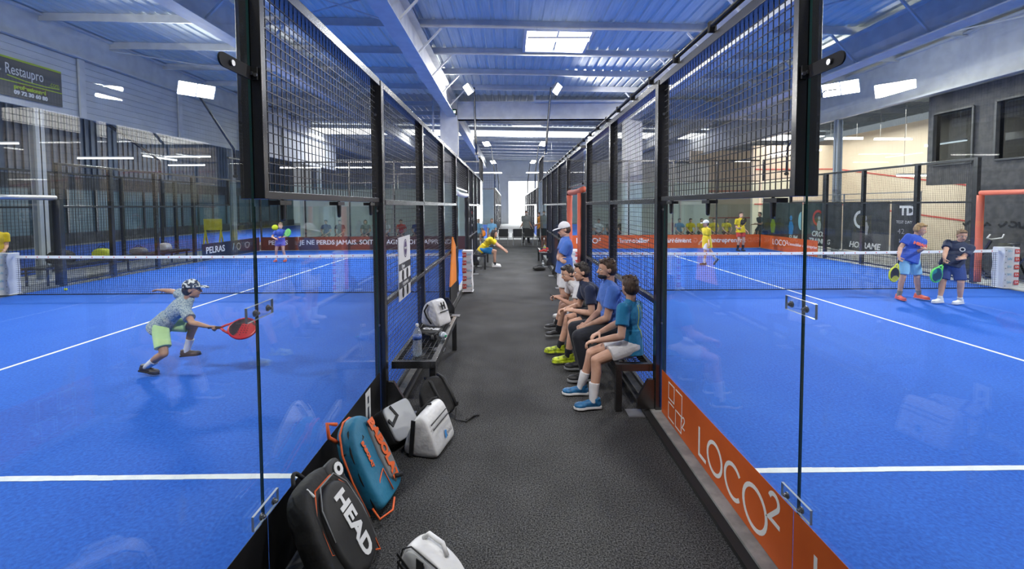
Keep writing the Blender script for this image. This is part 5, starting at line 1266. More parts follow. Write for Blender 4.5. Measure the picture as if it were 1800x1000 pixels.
# white wedge bag
Bw = V((-.655, 3.57, .0))
r = E('sports_bag', tuple(Bw), 'white wedge shaped bag with zip and blue print on the carpet', 'bag', 'white sports bags')
ang = R(-14); ca, sa = cos(ang), sin(ang)
def f4(u, v, d): return Bw + V((u * ca - d * sa, u * sa + d * ca, v))
sec = [(-.155, .0), (.155, .0), (.15, .05), (.075, .28), (.03, .335), (-.03, .335), (-.10, .25), (-.155, .06)]
o = slab(f4, sec, -.19, .19, .015, 6).build('body', M['bag_white'], r); soft(bag_shape(o, .012, 9), 2)
for q in (0.0, .022):
    b = MB(); b.tube([f4(.085 + q * .9, .262 - q * 1.6, -.165 + .33 * i / 6) for i in range(7)], .004, 6); b.build('zipper', M['black_matte'], r, smooth=True)
for yy in (-.05, .07):
    b = MB(); b.tube([f4(-.09, .27, yy), f4(-.06, .315, yy + .02), f4(-.03, .345, yy + .05), f4(.0, .342, yy + .08)], .009, 8); b.build('handle', M['bag_black'], r, smooth=True)
b = MB(); stroke2d(b, [(-.05, .30), (-.075, .02)], .035, lambda u, v, d: f4(u, v, d), -.199, -.193); b.build('side_strap', M['bag_black'], r)
fl = lambda u, v, d: f4(.128 - v * .32 + d, .12 + v, u) - r.location
b = MB(); b.prism([(-.02, -.03), (.0, .03), (.03, .02), (.02, -.02)], lambda u, v, d: fl(u, v, d) , .008, .010); b.build('print_mark', M['print_blue'], r, world=False)
text('padel', M['print_grey'], r, lambda u, v, d: fl(u + .07, v, d + .008), .05)
# black backpack lying against the bench
B5, a5, w5, n5, L = bagframe((-.62, 4.00, .0), (-.76, 4.17, .34), (1, .35, 0)); n5 = -n5 if n5.y > 0 else n5
r = E('backpack', (-.68, 4.1, 0), 'black backpack slumped at the end of the left bench', 'bag', 'sports bags')
f5 = lambda u, v, d: B5 + w5 * u + a5 * v + n5 * d
prof = [(-.14, .02), (.14, .02), (.165, .12), (.155, .28), (.1, .38), (.0, .42), (-.1, .38), (-.155, .28), (-.165, .12)]
o = slab(f5, prof, -.05, .10, .04, 6).build('body', M['bag_black'], r); soft(bag_shape(o, .01), 2)
for s in (-.05, .07):
    b = MB(); b.tube([f5(s, .41, .03), f5(s + .03, .34, .115), f5(s + .055, .2, .13), f5(s + .07, .07, .11)], .014, 8); b.build('shoulder_strap', M['bag_panel'], r, smooth=True)
b = MB(); b.tube([f5(.14, .06, .08), V((-.50, 3.98, .02)), V((-.40, 3.96, .012)), V((-.335, 4.04, .03)), V((-.29, 4.06, .02)), V((-.335, 4.06, .012)), V((-.40, 3.99, .012))], .008, 6); b.build('loose_strap', M['bag_black'], r, smooth=True)
b = MB(); b.obox(Matrix.Translation(f5(.15, .1, .09)), .04, .03, .03); b.build('buckle', M['black_matte'], r, bevel=.004)
# white bag at the bottom edge
B6 = V((-.385, 2.13, .0))
r = E('sports_bag', tuple(B6), 'white bag with black straps cut off by the bottom edge of the view', 'bag', 'white sports bags')
an6 = R(38); c6, s6 = cos(an6), sin(an6)
def f6(u, v, d): return B6 + V((u * c6 - d * s6 - .0, -u * s6 * 1 - d * c6 + 0, v)) 
sec = [(-.21, .0), (.21, .0), (.22, .10), (.19, .20), (.10, .265), (-.10, .285), (-.17, .24), (-.215, .12)]
o = slab(f6, sec, -.07, .05, .02, 6).build('body', M['bag_white'], r); soft(bag_shape(o, .008, 8), 2)
o = slab(f6, [(p[0] * .9, .012 + p[1] * .9) for p in sec], .025, .066, .014, 4).build('front_panel', M['bag_silver'], r); soft(o, 1)
b = MB(); b.tube([f6(p[0] * .93, .01 + p[1] * .93, .058) for p in sec], .004, 6, closed=True); b.build('piping', M['black_matte'], r, smooth=True)
b = MB(); stroke2d(b, [(-.02, .01), (-.015, .25)], .05, f6, .069, .073); b.build('strap', M['bag_black'], r)
b = MB(); stroke2d(b, [(-.19, .20), (-.03, .13)], .018, f6, .0685, .0715); stroke2d(b, [(-.19, .16), (-.03, .09)], .018, f6, .0685, .0715); b.build('stripe', M['bag_black'], r)
b = MB(); b.tube([f6(-.09, .275, -.02), f6(-.06, .305, -.03), f6(.04, .30, -.03), f6(.08, .262, -.02)], .012, 8); b.build('handle', M['bag_white'], r, smooth=True)
# white bag and racket on the left bench
B7 = V((-.92, 5.58, .466))
r = E('sports_bag', tuple(B7), 'white bag standing on the left bench beside the racket', 'bag', 'white sports bags')
def f7(u, v, d): return B7 + V((u * .88 + d * .47, u * -.47 + d * .88, v))
sec = [(-.155, .0), (.155, .0), (.15, .05), (.07, .27), (.02, .33), (-.05, .32), (-.14, .26), (-.16, .05)]
o = slab(f7, sec, -.13, .13, .015, 6).build('body', M['bag_white'], r); soft(bag_shape(o, .016, 9), 2)
b = MB(); b.tube([f7(-.03, .28, -.137), f7(-.075, .2, -.15), f7(-.04, .12, -.147), f7(.03, .05, -.15)], .011, 8); b.build('strap', M['bag_black'], r, smooth=True)
fl7 = lambda u, v, d: f7(.115 - v * .33 + d, .17 + v, u) - r.location
text('H', M['black_matte'], r, lambda u, v, d: fl7(u + .0, v + .08, d + .012), .11, bold=.006)
b = MB(); b.prism([(-.09, .01), (.09, .01), (.09, .022), (-.09, .022)], fl7, .012, .014); b.build('print_line', M['black_matte'], r, world=False)
rk = racket('black racket with white print lying flat on the left bench', (-.865, 4.95, .487), (-.22, .97, .0), (0, 0, 1), 'bag_panel', 'black_matte', L=.45)
text('ONE', M['print_white'], rk, lambda u, v, d: V((-.068 + u * .95 + v * .22, .30 + v * .95 - u * .22, .0165 + d)), .10, bold=.004)
# grey bag behind the seated man and bag under the far bench
def pouch(name, loc, sx, sy, sz, m, label, rz=0, group='sports bags'):
    r = E(name, loc, label, 'bag', group); c = V(loc)
    ca_, sa_ = cos(rz), sin(rz)
    fz = lambda u, v, d: c + V((u * ca_ - d * sa_, u * sa_ + d * ca_, v))
    o = slab(fz, [(-sx, 0), (sx, 0), (sx * 1.02, sz * .5), (sx * .75, sz * .9), (0, sz), (-sx * .75, sz * .9), (-sx * 1.02, sz * .5)], -sy, sy, min(sy, sx) * .35, 6).build('body', M[m], r); soft(bag_shape(o, min(sx, sy) * .12), 1)
    b = MB(); b.tube([fz(-sx * .4, sz * .95, 0), fz(-sx * .2, sz * 1.18, 0), fz(sx * .2, sz * 1.18, 0), fz(sx * .4, sz * .95, 0)], .009, 6); b.build('handle', M['bag_black'], r, smooth=True)
    b = MB(); b.tube([fz(sx * .7 * (i / 3 - 1), sz * .97 - abs(i / 3 - 1) * sz * .05, sy * .2) for i in range(7)], .005, 6); b.build('zipper', M['black_matte'], r, smooth=True)
    return r
pouch('backpack', (1.30, 4.735, .467), .045, .055, .36, 'bag_grey', 'grey bag wedged on the right bench behind the boy in teal')
pouch('backpack', (.92, 13.5, .0), .2, .14, .13, 'bag_black', 'flat black bag lying on the carpet before the far right bench', .2)
pouch('backpack', (-12.0, 13.2, .46), .22, .14, .34, 'rim_yellow', 'lime green bag on the bench beyond the outer left fence', .3)
pouch('backpack', (-12.0, 12.0, .46), .3, .16, .4, 'bag_black', 'dark bag on the bench beyond the outer left fence, nearest the camera', .1)
pouch('backpack', (-12.0, 15.6, .46), .2, .13, .3, 'bag_white', 'white bag on the bench beyond the outer left fence', -.1)
pouch('backpack', (-12.0, 14.5, .46), .24, .14, .24, 'bag_grey', 'grey bag on the bench between the lime and white bags', .1)
b = MB(); b.box(-12.35, 11.3, .40, -11.7, 16.4, .455)
for y in (11.4, 13.8, 16.3):
    for x in (-12.3, -11.76): b.box(x - .02, y - .02, -.02, x + .02, y + .02, .4)
tag(b.build('bench', M['black_steel']), 'long dark bench beyond the outer left fence carrying bags', 'bench')
def shoe_thing(x, y, z, label, m, rz):
    b = MB(); c = V((x, y, z)); ca_, sa_ = cos(rz), sin(rz); fz = lambda u, v, d: c + V((u * ca_ - v * sa_, u * sa_ + v * ca_, d))
    b.ell(fz(-.09, 0, .05), .05, .04, .05); b.ell(fz(.06, 0, .035), .09, .045, .035); b.cap(fz(-.08, 0, .07), fz(.05, 0, .045), .035, .03, 10)
    o = remesh(b, 'shoe', M[m], None, .008, 2)
    for v in o.data.vertices: v.co.z = max(v.co.z, z + .006)
    o2 = MB(); o2.prism([(-.13, -.03), (.1, -.04), (.15, 0), (.1, .04), (-.13, .03)], lambda u, v, d: fz(u, v, d), .0, .018); o2.build('sole', M['shoe_white'], o)
    return tag(o, label, 'shoe', 'shoes on the far bench')
shoe_thing(1.10, 14.3, .467, 'dark red shoe with white sole on the far right bench, toward the camera', 'cloth_red', 2.6)
shoe_thing(1.24, 14.95, .467, 'dark red shoe with white sole on the far right bench, behind the lime bottle', 'cloth_red', 2.0)
# ------------------------------------------------------------------ row of chairs across the far gap
K('chair_frame', (.11, .115, .12), .5)
def chair(x, y, label):
    r = E('waiting_chair', (x, y, 0), label, 'chair', 'row of black waiting chairs')
    b = MB(); b.prism(rrect(-.23, .44, .23, .84, .03), lambda u, v, d: V((x + u, y + .02 + d - (v - .44) * .12, v)), 0, .03); b.build('backrest', M['seat_black'], r)
    b = MB(); b.prism(rrect(-.23, -.02, .23, .42, .03), lambda u, v, d: V((x + u, y + .06 + v, .40 + d + v * .04)), 0, .03); b.build('seat', M['seat_black'], r)
    for s in (-1, 1):
        b = MB(); b.bar((x + s * .21, y + .06, .0), (x + s * .21, y + .24, .39), .03, .03); b.bar((x + s * .21, y + .42, .0), (x + s * .21, y + .24, .39), .03, .03); b.build('leg', M['chair_frame'], r)
        b = MB(); b.bar((x + s * .25, y + .05, .60), (x + s * .25, y + .42, .60), .03, .025); b.bar((x + s * .25, y + .10, .42), (x + s * .25, y + .10, .6), .025, .025); b.build('armrest', M['chair_frame'], r)
for i, (x, y) in enumerate(((-.27, 21.9), (.42, 21.9), (.98, 21.9), (1.62, 21.9))):
    chair(x, y, 'black waiting chair with its back to the camera, %s from the left of the row' % ('first', 'second', 'third', 'fourth')[i])
for i, x in enumerate((-.86, -1.5)):
    r_ = E('waiting_chair', (x, 22.55, 0), 'black chair under the person in light blue' if i == 0 else 'empty black chair beside the person in light blue', 'chair', 'chairs facing the corridor')
    b = MB(); b.box(x - .23, 22.12, .40, x + .23, 22.55, .43); b.build('seat', M['seat_black'], r_); b = MB(); b.box(x - .23, 22.6, .43, x + .23, 22.63, .84); b.build('backrest', M['seat_black'], r_)
    for sx_ in (-1, 1):
        for yy in (22.15, 22.6): b = MB(); b.box(x + sx_ * .2 - .015, yy - .015, 0, x + sx_ * .2 + .015, yy + .015, .4 if yy < 22.3 else .84); b.build('leg', M['steel'], r_)
pouch('backpack', (-1.3, 22.33, .432), .14, .12, .34, 'pad_bright_orange', 'orange and dark bag on the empty chair beyond the left fence')
# seats for the spectators
def stool_row(x0, x1, y, label):
    r = E('bench', ((x0 + x1) / 2, y, 0), label, 'bench', 'benches behind the end glass')
    b = MB(); b.box(x0, y - .16, .41, x1, y + .2, .455); b.build('seat', M['seat_black'], r)
    x = x0 + .3
    while x < x1:
        b = MB(); b.box(x - .03, y - .12, -.02, x + .03, y + .16, .41); b.build('leg', M['steel'], r); x += 1.4
stool_row(3.6, 11.6, 22.65, 'long bench under the spectators beyond the right court'); stool_row(-9.8, -4.2, 22.85, 'long bench under the spectators beyond the left court')
# ------------------------------------------------------------------ posters along the right hall side
def poster(y0, y1, z0, z1, label, art):
    x = XW - .235; r = E('poster', (x, (y0 + y1) / 2, z0), label, 'poster', 'dark sports posters')
    b = MB(); b.box(x, y0 + .01, z0, x + .012, y1 - .01, z1); b.build('sheet', M['poster_dark'], r)
    fp = lambda u, v, d: V((x - .001 - d, y1 - u, z0 + v)) - r.location
    art(r, fp, y1 - y0, z1 - z0)
def ring(c): 
    def art(r, fp, W, H):
        b = MB(); stroke2d(b, arc(W * .42, H * .64, .28, .28, 50, 300, 24), .1, fp, 0, .002); b.build('ring', M[c], r, world=False)
    return art
def figure(b, fp, cx_, base, s, d0=.0025):
    b.prism([(cx_ - .1 * s, base), (cx_ + .1 * s, base), (cx_ + .16 * s, base + .3 * s), (cx_ + .07 * s, base + .5 * s), (cx_ - .07 * s, base + .5 * s), (cx_ - .16 * s, base + .3 * s)], fp, d0, d0 + .002)
    b.prism(arc(cx_, base + .62 * s, .075 * s, .1 * s, 0, 360, 14)[:-1], fp, d0, d0 + .002)
def art_a(r, fp, W, H):
    ring('print_red')(r, fp, W, H)
    b = MB(); figure(b, fp, W * .45, H * .36, .8); b.build('printed_figure', M['print_grey'], r, world=False)
    text('CROSS', M['print_white'], r, lambda u, v, d: fp(u + W * .46, v + H * .27, d + .002), .30, shear=.2, bold=.008); text('TRAINING', M['print_white'], r, lambda u, v, d: fp(u + W * .46, v + H * .11, d + .002), .27, shear=.2, bold=.008)
def art_b(r, fp, W, H):
    ring('print_white')(r, fp, W, H)
    b = MB(); figure(b, fp, W * .52, H * .34, .95); b.build('printed_figure', M['print_grey'], r, world=False)
    text('HOPRAME', M['print_white'], r, lambda u, v, d: fp(u + W * .5, v + H * .12, d + .002), .3, shear=.2, bold=.008)
def art_c(r, fp, W, H):
    text('TD', M['print_white'], r, lambda u, v, d: fp(u + W * .6, v + H * .82, d + .001), .4, bold=.02); text('TEST DAY', M['print_white'], r, lambda u, v, d: fp(u + W * .5, v + H * .62, d + .001), .13); text('42', M['print_grey'], r, lambda u, v, d: fp(u + W * .4, v + H * .45, d + .001), .25); text('km', M['print_grey'], r, lambda u, v, d: fp(u + W * .45, v + H * .28, d + .001), .18)
def art_d(r, fp, W, H):
    b = MB(); figure(b, fp, W * .3, H * .2, 1.3); b.build('printed_figure', M['print_green'], r, world=False)
    b = MB(); figure(b, fp, W * .75, H * .2, 1.2); b.build('printed_figure', M['print_blue'], r, world=False)
    b = MB(); b.prism(arc(W * .98, H * .55, .2, .4, 90, 270, 14), fp, 0, .002); b.build('printed_disc', M['print_cyan'], r, world=False)
    text('SLIM', M['print_white'], r, lambda u, v, d: fp(u + W * .8, v + H * .12, d + .004), .3, shear=.2, bold=.008)
poster(13.75, 14.75, .25, 2.06, 'narrow dark poster with white monogram, nearest the block wall', art_c)
poster(14.8, 16.9, .25, 2.06, 'dark poster with white ring and figure behind the fair haired player', art_b)
poster(16.95, 19.2, .25, 2.06, 'dark poster with red ring and two lines of white script', art_a)
poster(19.25, 22.3, .25, 2.06, 'dark poster with yellow green and blue figures, farthest along', art_d)
K('grey_pipe', (.3, .31, .32), .5)
r = E('poster_rail', (XW - .2, 18, 2.2), 'thin grey rail running above the dark posters', 'rail')
b = MB(); b.bar((XW - .2, 13.7, 2.12), (XW - .2, 22.4, 2.12), .03, .03); b.bar((XW - .2, 13.7, 2.34), (XW - .2, 22.4, 2.34), .03, .03); b.box(XW - .25, 13.7, .16, XW - .18, 22.4, .2); b.build('bar', M['grey_pipe'], r)
for y in (13.75, 16.9, 19.2, 22.3): b = MB(); b.box(XW - .22, y - .02, -.02, XW - .18, y + .02, 2.36); b.build('post', M['grey_pipe'], r)
# exercise bikes in front of the block wall
def bike(y, label):
    x = 12.75; r = E('exercise_bike', (x, y, -.02), label, 'exercise bike', 'exercise bikes by the block wall')
    P = lambda dy, dx, z: V((x + dx, y + dy * .72, z))
    b = MB(); b.bar(P(-.5, -.25, .02), P(-.5, .25, .02), .06, .06); b.bar(P(.5, -.25, .02), P(.5, .25, .02), .06, .06); b.bar(P(-.5, 0, .04), P(.5, 0, .06), .06, .06); b.bar(P(-.25, 0, .06), P(.2, 0, .75), .06, .06); b.bar(P(.3, 0, .06), P(-.38, 0, .98), .05, .05); b.build('frame', M['black_steel'], r)
    b = MB(); b.cyl(P(-.32, -.03, .36), P(-.32, .03, .36), .25, 20); b.build('flywheel', M['poster_dark'], r)
    b = MB(); b.ell(P(.26, 0, .93), .07, .13, .035); b.build('saddle', M['seat_black'], r, smooth=True); b = MB(); b.cyl(P(.22, 0, .7), P(.26, 0, .92), .016, 8); b.build('seat_post', M['steel'], r)
    b = MB(); b.tube([P(-.58, -.18, 1.16), P(-.5, -.2, 1.06), P(-.38, 0, 1.02), P(-.5, .2, 1.06), P(-.58, .18, 1.16)], .017, 8); b.build('handlebar', M['print_white'], r, smooth=True)
for i, y in enumerate((8.9, 9.9, 10.9, 11.9)): bike(y, 'black exercise bike with white handlebar by the block wall, %s from the gateway post' % ('fourth', 'third', 'second', 'first')[i])
# brush lettering on the block wall
b = MB(); fz = lambda u, v, d: V((XW + .296 - d, 12.9 - u, 1.38 + v))
for k in range(4):
    o_ = k * .95
    stroke2d(b, [(o_, .02), (o_ + .05, -.04), (o_ + .12, .0), (o_ + .2, .1)], .05, fz, 0, .004); stroke2d(b, arc(o_ + .33, .03, .09, .07, 200, 480, 10), .05, fz, 0, .004); stroke2d(b, [(o_ + .48, .1), (o_ + .5, -.03), (o_ + .58, -.04), (o_ + .66, .05), (o_ + .75, -.02)], .05, fz, 0, .004)
tag(b.build('wall_lettering', M['black_matte']), 'black brush lettering on the dark block wall above the bikes', 'lettering')
# sign on the left cladding
r = E('wall_sign', (-XW + .02, 11, 5.3), 'dark Restaupro sign with lime lines on the white cladding', 'sign')
y0_, y1_ = 10.2, 13.27; z0_, z1_ = 4.9, 5.92; fs = lambda u, v, d: V((-XW - .045 + .02 + d, y0_ + u, z0_ + v)) - r.location
K('sign_grey', (.05, .055, .065), .5)
W_ = y1_ - y0_; H_ = z1_ - z0_
b = MB(); b.prism([(0, 0), (W_, 0), (W_, H_), (0, H_)], fs, 0, .02); b.build('board', M['sign_grey'], r, world=False)
b = MB(); b.prism([(0, H_ - .05), (W_, H_ - .05), (W_, H_), (0, H_)], fs, .021, .024); b.prism([(0, .38), (W_, .38), (W_, .41), (0, .41)], fs, .021, .024); stroke2d(b, [(1.65, .54), (2.1, .48), (2.6, .47), (3.0, .5)], .03, fs, .021, .024); b.build('lime_line', M['print_green'], r, world=False)
b = MB(); b.prism([(1.9, .22), (2.65, .22), (2.65, .375), (1.9, .375)], fs, .021, .023); b.build('red_patch', M['banner_maroon'], r, world=False)
text('Restaupro', M['print_white'], r, lambda u, v, d: fs(u + 1.60, v + .70, d + .021), .40, align='LEFT', sx=.58); text('.com', M['print_green'], r, lambda u, v, d: fs(u + 2.72, v + .58, d + .021), .2, align='LEFT', sx=.7)
text('professionnel', M['print_green'], r, lambda u, v, d: fs(u + 2.2, v + .28, d + .024), .15, bold=.008); text('09 72 30 60 80', M['print_white'], r, lambda u, v, d: fs(u + 2.22, v + .13, d + .022), .14, bold=.008)
b = MB(); stroke2d(b, arc(1.4, .74, .12, .16, 60, 330, 16), .05, fs, .021, .024); b.build('emblem', M['print_grey'], r, world=False)
# small exit sign by the column
r = E('exit_light', (-2.5, 20.7, 6.3), 'small dark green exit light box high on the left column', 'exit light')
b = MB(); b.box(-2.68, 20.64, 6.16, -2.36, 20.745, 6.42); b.build('box', M['poster_dark'], r, bevel=.01); b = MB(); b.box(-2.62, 20.63, 6.2, -2.42, 20.639, 6.38); b.build('face', M['cap_green'], r); b = MB(); b.box(-2.50, 20.622, 6.24, -2.43, 20.629, 6.33); b.build('lamp_face', M['tube'], r)
# neighbouring court light pole on the left
floodpole = E('light_pole', (-14.0, 18.1, 0), 'dark light pole with slanting arm beyond the outer left fence', 'light pole')
b = MB(); b.tube([(-14, 18.1, -.02), (-14, 18.1, 3.86), (-14, 15.7, 4.95)], .055, 8); b.build('pole', M['black_steel'], floodpole, smooth=True); b = MB(); b.obox(Matrix.Translation((-14, 15.55, 4.98)) @ Euler((R(-20), 0, 0)).to_matrix().to_4x4(), .5, .5, .07); b.build('lamp_head', M['steel'], floodpole)
K('yellow_plastic', (.7, .55, .03), .5)
r = E('barrier', (-13.2, 20.2, 0), 'yellow folding barrier beyond the far outer left glass', 'barrier')
b = MB(); b.box(-13.75, 20.18, .95, -12.95, 20.22, 1.45); b.build('panel', M['yellow_plastic'], r)
for x in (-13.7, -13.0): b = MB(); b.bar((x, 20.0, -.02), (x, 20.2, .95), .05, .04); b.bar((x, 20.4, -.02), (x, 20.2, .95), .05, .04); b.build('leg', M['yellow_plastic'], r)
# neighbouring court fence
for i in range(6):
    bay('Y', -14.1, -1, 6.0 + i * 2.6, 8.59 + i * 2.6, .05, 3.1, 'dark mesh bay of the neighbouring court, %s from the near end' % ('first', 'second', 'third', 'fourth', 'fifth', 'sixth')[i], 'mesh panels of the neighbouring court', rails=(2.0,), pitch=.1, wt=.008, bolts=False, pw=.1)
# ------------------------------------------------------------------ second row of courts
Y2 = 27.6
for s, xf, L in ((-1, -.82, 'left'), (1, 1.72, 'right')):
    xg = xf + s * GL
    struct(MB().box(xg, Y2, -.02, xg + s * 10, Y2 + 20, -.001).build('court_turf', M['turf_far']), 'blue turf of the far %s court' % L)
    struct(MB().box(xf - s * .1, Y2, 0, xf + s * .05, Y2 + 20, .045).build('trim_far_' + L, M['kerb']), None)
    for i, (a, c, z0) in enumerate(((0, 3.95, 2.0), (4, 7.9, .05), (8, 11.9, .05), (12, 15.9, .05), (16, 19.95, 2.0))):
        bay('Y', xf, s, Y2 + a, Y2 + c, z0, 3.1, 'mesh bay of the far %s court, %s along the corridor' % (L, ('first', 'second', 'third', 'fourth', 'fifth')[i]), 'mesh panels of the far courts', rails=(2.05,), pitch=.12, wt=.010, bolts=False, pw=.08, postz=.05, post1=(i == 4))
    for i in range(5):
        a = xg + s * (2 * i); c = xg + s * (2 * i + 1.99); a, c = min(a, c), max(a, c)
        pane('X', Y2 - .06, a + .07, c - .07, .05, 2.96, 'near end glass of the far %s court, %s from the corridor' % (L, ('first', 'second', 'third', 'fourth', 'fifth')[i]), 'glass of the far courts', far=True)
        bay('X', Y2 - .10, 1, a, c, 3.0, 4.0, 'mesh above the near end glass of the far %s court, %s from the corridor' % (L, ('first', 'second', 'third', 'fourth', 'fifth')[i]), 'mesh panels of the far courts', pitch=.1, wt=.009, bolts=False, pw=.06, pd=.08, postz=.05)
struct(MB().box(-.9, Y2, -.02, 1.8, 47.6, 0).build('floor_far', M['concrete']), 'grey floor of the corridor between the far courts')

# sitting people: flesh and cloth flatten on what they sit on
seats = [(1.0, 1.37, 4.12, 5.96, .466), (1.0, 1.37, 6.11, 7.06, .466), (-1.16, -.71, 13.69, 15.51, .466), (3.59, 11.61, 22.48, 22.87, .456), (-9.81, -4.19, 22.68, 23.07, .456), (-1.1, -.62, 22.1, 22.57, .431), (12.1, 12.52, 21.33, 21.82, .701)]
for p in [o for o in COL.objects if o.get('category') == 'person']:
    for q in [p] + list(p.children):
        if q.type != 'MESH': continue
        l = p.location
        for v in q.data.vertices:
            x, y, z = v.co.x + l.x, v.co.y + l.y, v.co.z
            for (x0, x1, y0, y1, zt) in seats:
                if x0 - .012 < x < x1 + .012 and y0 - .012 < y < y1 + .012 and zt - .3 < z < zt + .002: v.co.z = zt + .002
# ------------------------------------------------------------------ lamps
def area(name, loc, rot, sx, sy, power, col=(1, .97, .93)):
    l = bpy.data.lights.new(name, 'AREA'); l.shape = 'RECTANGLE'; l.size = sx; l.size_y = sy; l.energy = power; l.color = col
    o = bpy.data.objects.new(name, l); COL.objects.link(o); o.location = loc; o.rotation_euler = rot; return o
def aim(d):
    return V(d).to_track_quat('-Z', 'Y').to_euler()
def floodlight(base, kink, tip, head, face, label, w_=.62, h_=.42, power=380, seen=True):
    r = E('floodlight', base, label, 'floodlight', 'court floodlights')
    b = MB(); b.tube([base, kink, tip, tuple(V(tip) + (V(head) - V(tip)) * .8)], [.05, .05, .038, .03], 10); b.build('pole', M['black_steel'], r, smooth=True)
    b = MB(); pb = V(base); b.box(pb.x - .07, pb.y - .05, pb.z + .02, pb.x + .07, pb.y + .05, pb.z + .12); b.build('pole_mount', M['black_steel'], r)
    q = V(face).to_track_quat('-Z', 'Y').to_matrix().to_4x4(); m4 = Matrix.Translation(V(head)) @ q
    b = MB(); b.obox(m4 @ Matrix.Translation((0, 0, .05)), w_, h_, .05)
    for i in range(6): b.obox(m4 @ Matrix.Translation((-w_ / 2 + w_ * (i + .5) / 6, 0, .1)), .012, h_ * .8, .06)
    b.build('housing', M['steel'], r)
    for i in (-1, 1):
        b = MB(); b.obox(m4 @ Matrix.Translation((i * w_ / 4, 0, .018)), w_ / 2 - .05, h_ - .04, .012); b.build('lens', M['lamp'], r)
    area('floodlight_beam', tuple(V(head) + V(face).normalized() * .03), aim(face), w_, h_, power).data.spread = R(150)
    return r
FP = 560
for y, nm in ((18.1, 'nearer'),):
    floodlight((XL - .03 - .13, y + .25, 4.05), (XL - .19, y + .2, 4.6), (-1.37, y, 6.72), (-1.62, y - .12, 6.6), (-1, -.42, -.75), 'floodlight leaning over the left court beside the corridor', power=FP)
    floodlight((XR + .03 + .13, y + .25, 4.05), (XR + .19, y + .2, 4.6), (1.72, y, 6.72), (1.98, y - .12, 6.6), (1, -.42, -.75), 'floodlight leaning over the right court beside the corridor', power=FP)
for s, L in ((-1, 'left'), (1, 'right')):
    x = -11.45 if s < 0 else 11.78
    floodlight((x, 18.85, 3.2), (x, 18.8, 4.4), (x - s * .4, 16.1, 6.05), (x - s * (.65 if s < 0 else .1), 15.75, 6.02), (-s * .9, -.8, -.9), 'double floodlight on a long arm over the outer %s side' % L, 1.1, .5, FP * 1.3)
    floodlight((x, 1.0, 3.2), (x, 1.1, 4.4), (x, 3.6, 6.05), (x - s * .05, 3.9, 6.02), (-s * .9, .8, -.9), 'double floodlight over the near outer %s side' % L, 1.1, .5, FP * 1.0)
    xc = (XL - .2) if s < 0 else (XR + .2)
    floodlight((xc, Y0 + .1, 3.2), (xc, Y0 + .1, 4.6), (xc + s * .15, Y0 + .5, 6.7), (xc + s * .4, Y0 + .6, 6.6), (s * .7, .9, -.8), 'floodlight above the near %s court corner' % L, power=FP * .8)
# far courts
for (xa, xb, y, nm) in ((-1.02, 1.95, 33.0, 'nearer'), (-1.02, 1.95, 46.5, 'farther')):
    floodlight((xa, y + .2, 3.0), (xa - .02, y + .2, 4.4), (xa - .3, y, 6.6), (xa - .6, y - .1, 6.5), (-.6, -.75, -1), 'small floodlight over the %s far left court' % nm, power=200)
    floodlight((xb, y + .2, 3.0), (xb + .02, y + .2, 4.4), (xb + .3, y, 6.6), (xb + .6, y - .1, 6.5), (.6, -.75, -1), 'small floodlight over the %s far right court' % nm, power=200)
def tubelight(a, b_, label):
    r = E('tube_light', ((V(a) + V(b_)) / 2), label, 'tube light', 'hanging tube lights')
    a = V(a); b_ = V(b_)
    m = MB(); m.bar(a + V((0, 0, .05)), b_ + V((0, 0, .05)), .12, .05); m.build('housing', M['white_paint'], r)
    m = MB(); m.bar(a, b_, .09, .045); m.build('diffuser', M['tube'], r)
    m = MB(); top = 6.9
    for t in (.15, .85): p = a + (b_ - a) * t; m.cyl(p + V((0, 0, .07)), V((p.x, p.y, top)), .006, 6)
    m.build('hanger', M['steel'], r)
tubelight((.55, 12.55, 6.55), (2.25, 12.55, 6.55), 'tube light hanging just in front of the square rooflight')
tubelight((.25, 26.2, 6.62), (1.9, 26.2, 6.62), 'tube light hanging beyond the cross beam above the corridor')
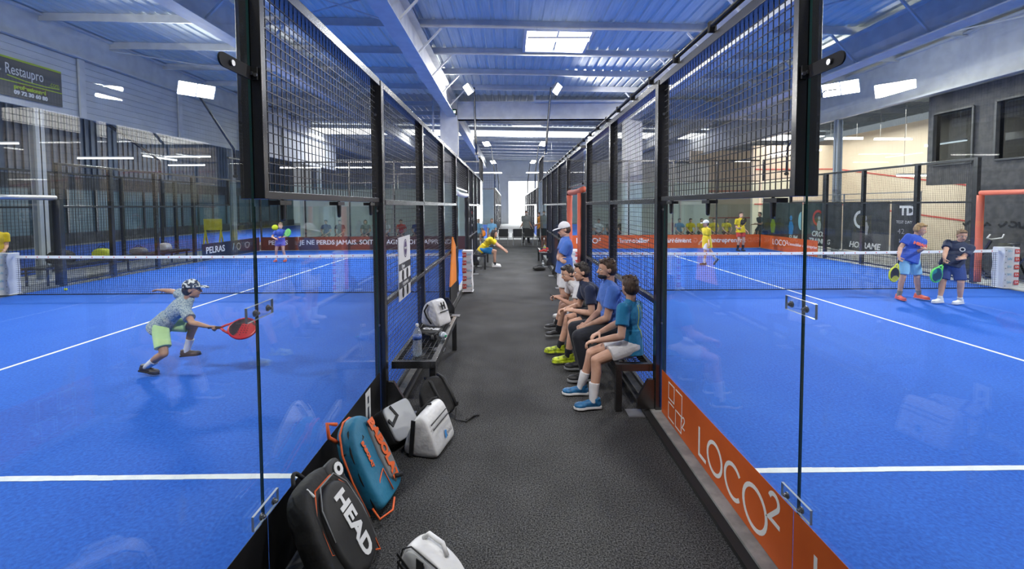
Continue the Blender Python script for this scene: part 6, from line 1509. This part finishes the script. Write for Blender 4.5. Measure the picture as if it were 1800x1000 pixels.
for i, (x, y, z) in enumerate(((-4.9, 25.0, 4.15), (-8.6, 25.0, 4.15), (-1.6, 33, 4.4), (2.4, 33, 4.4), (-11.6, 25.0, 4.15), (5.6, 33, 4.4))):
    tubelight((x - 1.1, y, z), (x + 1.1, y, z), 'low tube light behind the near courts, %s' % ('second left of the corridor', 'third left of the corridor', 'hanging far down left of the corridor axis', 'hanging far down right of the corridor axis', 'leftmost beyond the left court', 'rightmost above the far right court')[i])
for i, (x, y, z, d) in enumerate(((-17, 13.2, 4.5, 1), (-19.5, 17, 4.4, 1), (-16.5, 18.5, 4.0, 1), (-18.5, 24, 4.6, 0), (-16, 22.5, 4.5, 1), (-20, 28, 4.6, 1))):
    tubelight((x - 1.1 * d, y - 1.1 * (1 - d), z), (x + 1.1 * d, y + 1.1 * (1 - d), z), 'tube light in the neighbouring hall, %s from the near end' % ('first', 'second', 'third', 'fifth', 'fourth', 'sixth')[i])
for i, (x, y, z, d) in enumerate(((14.3, 19.0, 4.75, 1), (16.6, 19.2, 4.75, 1), (15.2, 22.5, 4.6, 0), (13.9, 23.0, 4.6, 0), (16.9, 17.2, 4.3, 0), (15.0, 16.2, 3.0, 1), (14.4, 27, 4.6, 1))):
    tubelight((x - .8 * d, y - .8 * (1 - d), z), (x + .8 * d, y + .8 * (1 - d), z), 'tube light over the cream squash courts, %s' % ('pair nearer the court', 'pair farther from the court', 'turned lengthwise on the far side', 'turned lengthwise close to the column', 'turned lengthwise by the block wall', 'hanging lowest', 'deepest one')[i])
# daylight through the rooflights
area('skylight_daylight', (1.49, 13.9, 6.95), (0, 0, 0), 1.8, 1.6, 900, (.93, .97, 1))
area('roof_strip_daylight', (0, 30.6, 6.82), (0, 0, 0), 40, 2.0, 4200, (.95, .98, 1))
area('door_daylight', (1.6, 49.8, 2.5), (R(-90), 0, 0), 3.2, 4.4, 800, (.95, .98, 1))
area('squash_lights', (15.5, 20, 5.4), (0, 0, 0), 3.5, 9, 700, (1, .95, .88))
area('side_hall_lights', (-18.5, 18, 6.2), (0, 0, 0), 6, 20, 260, (.95, .98, 1))
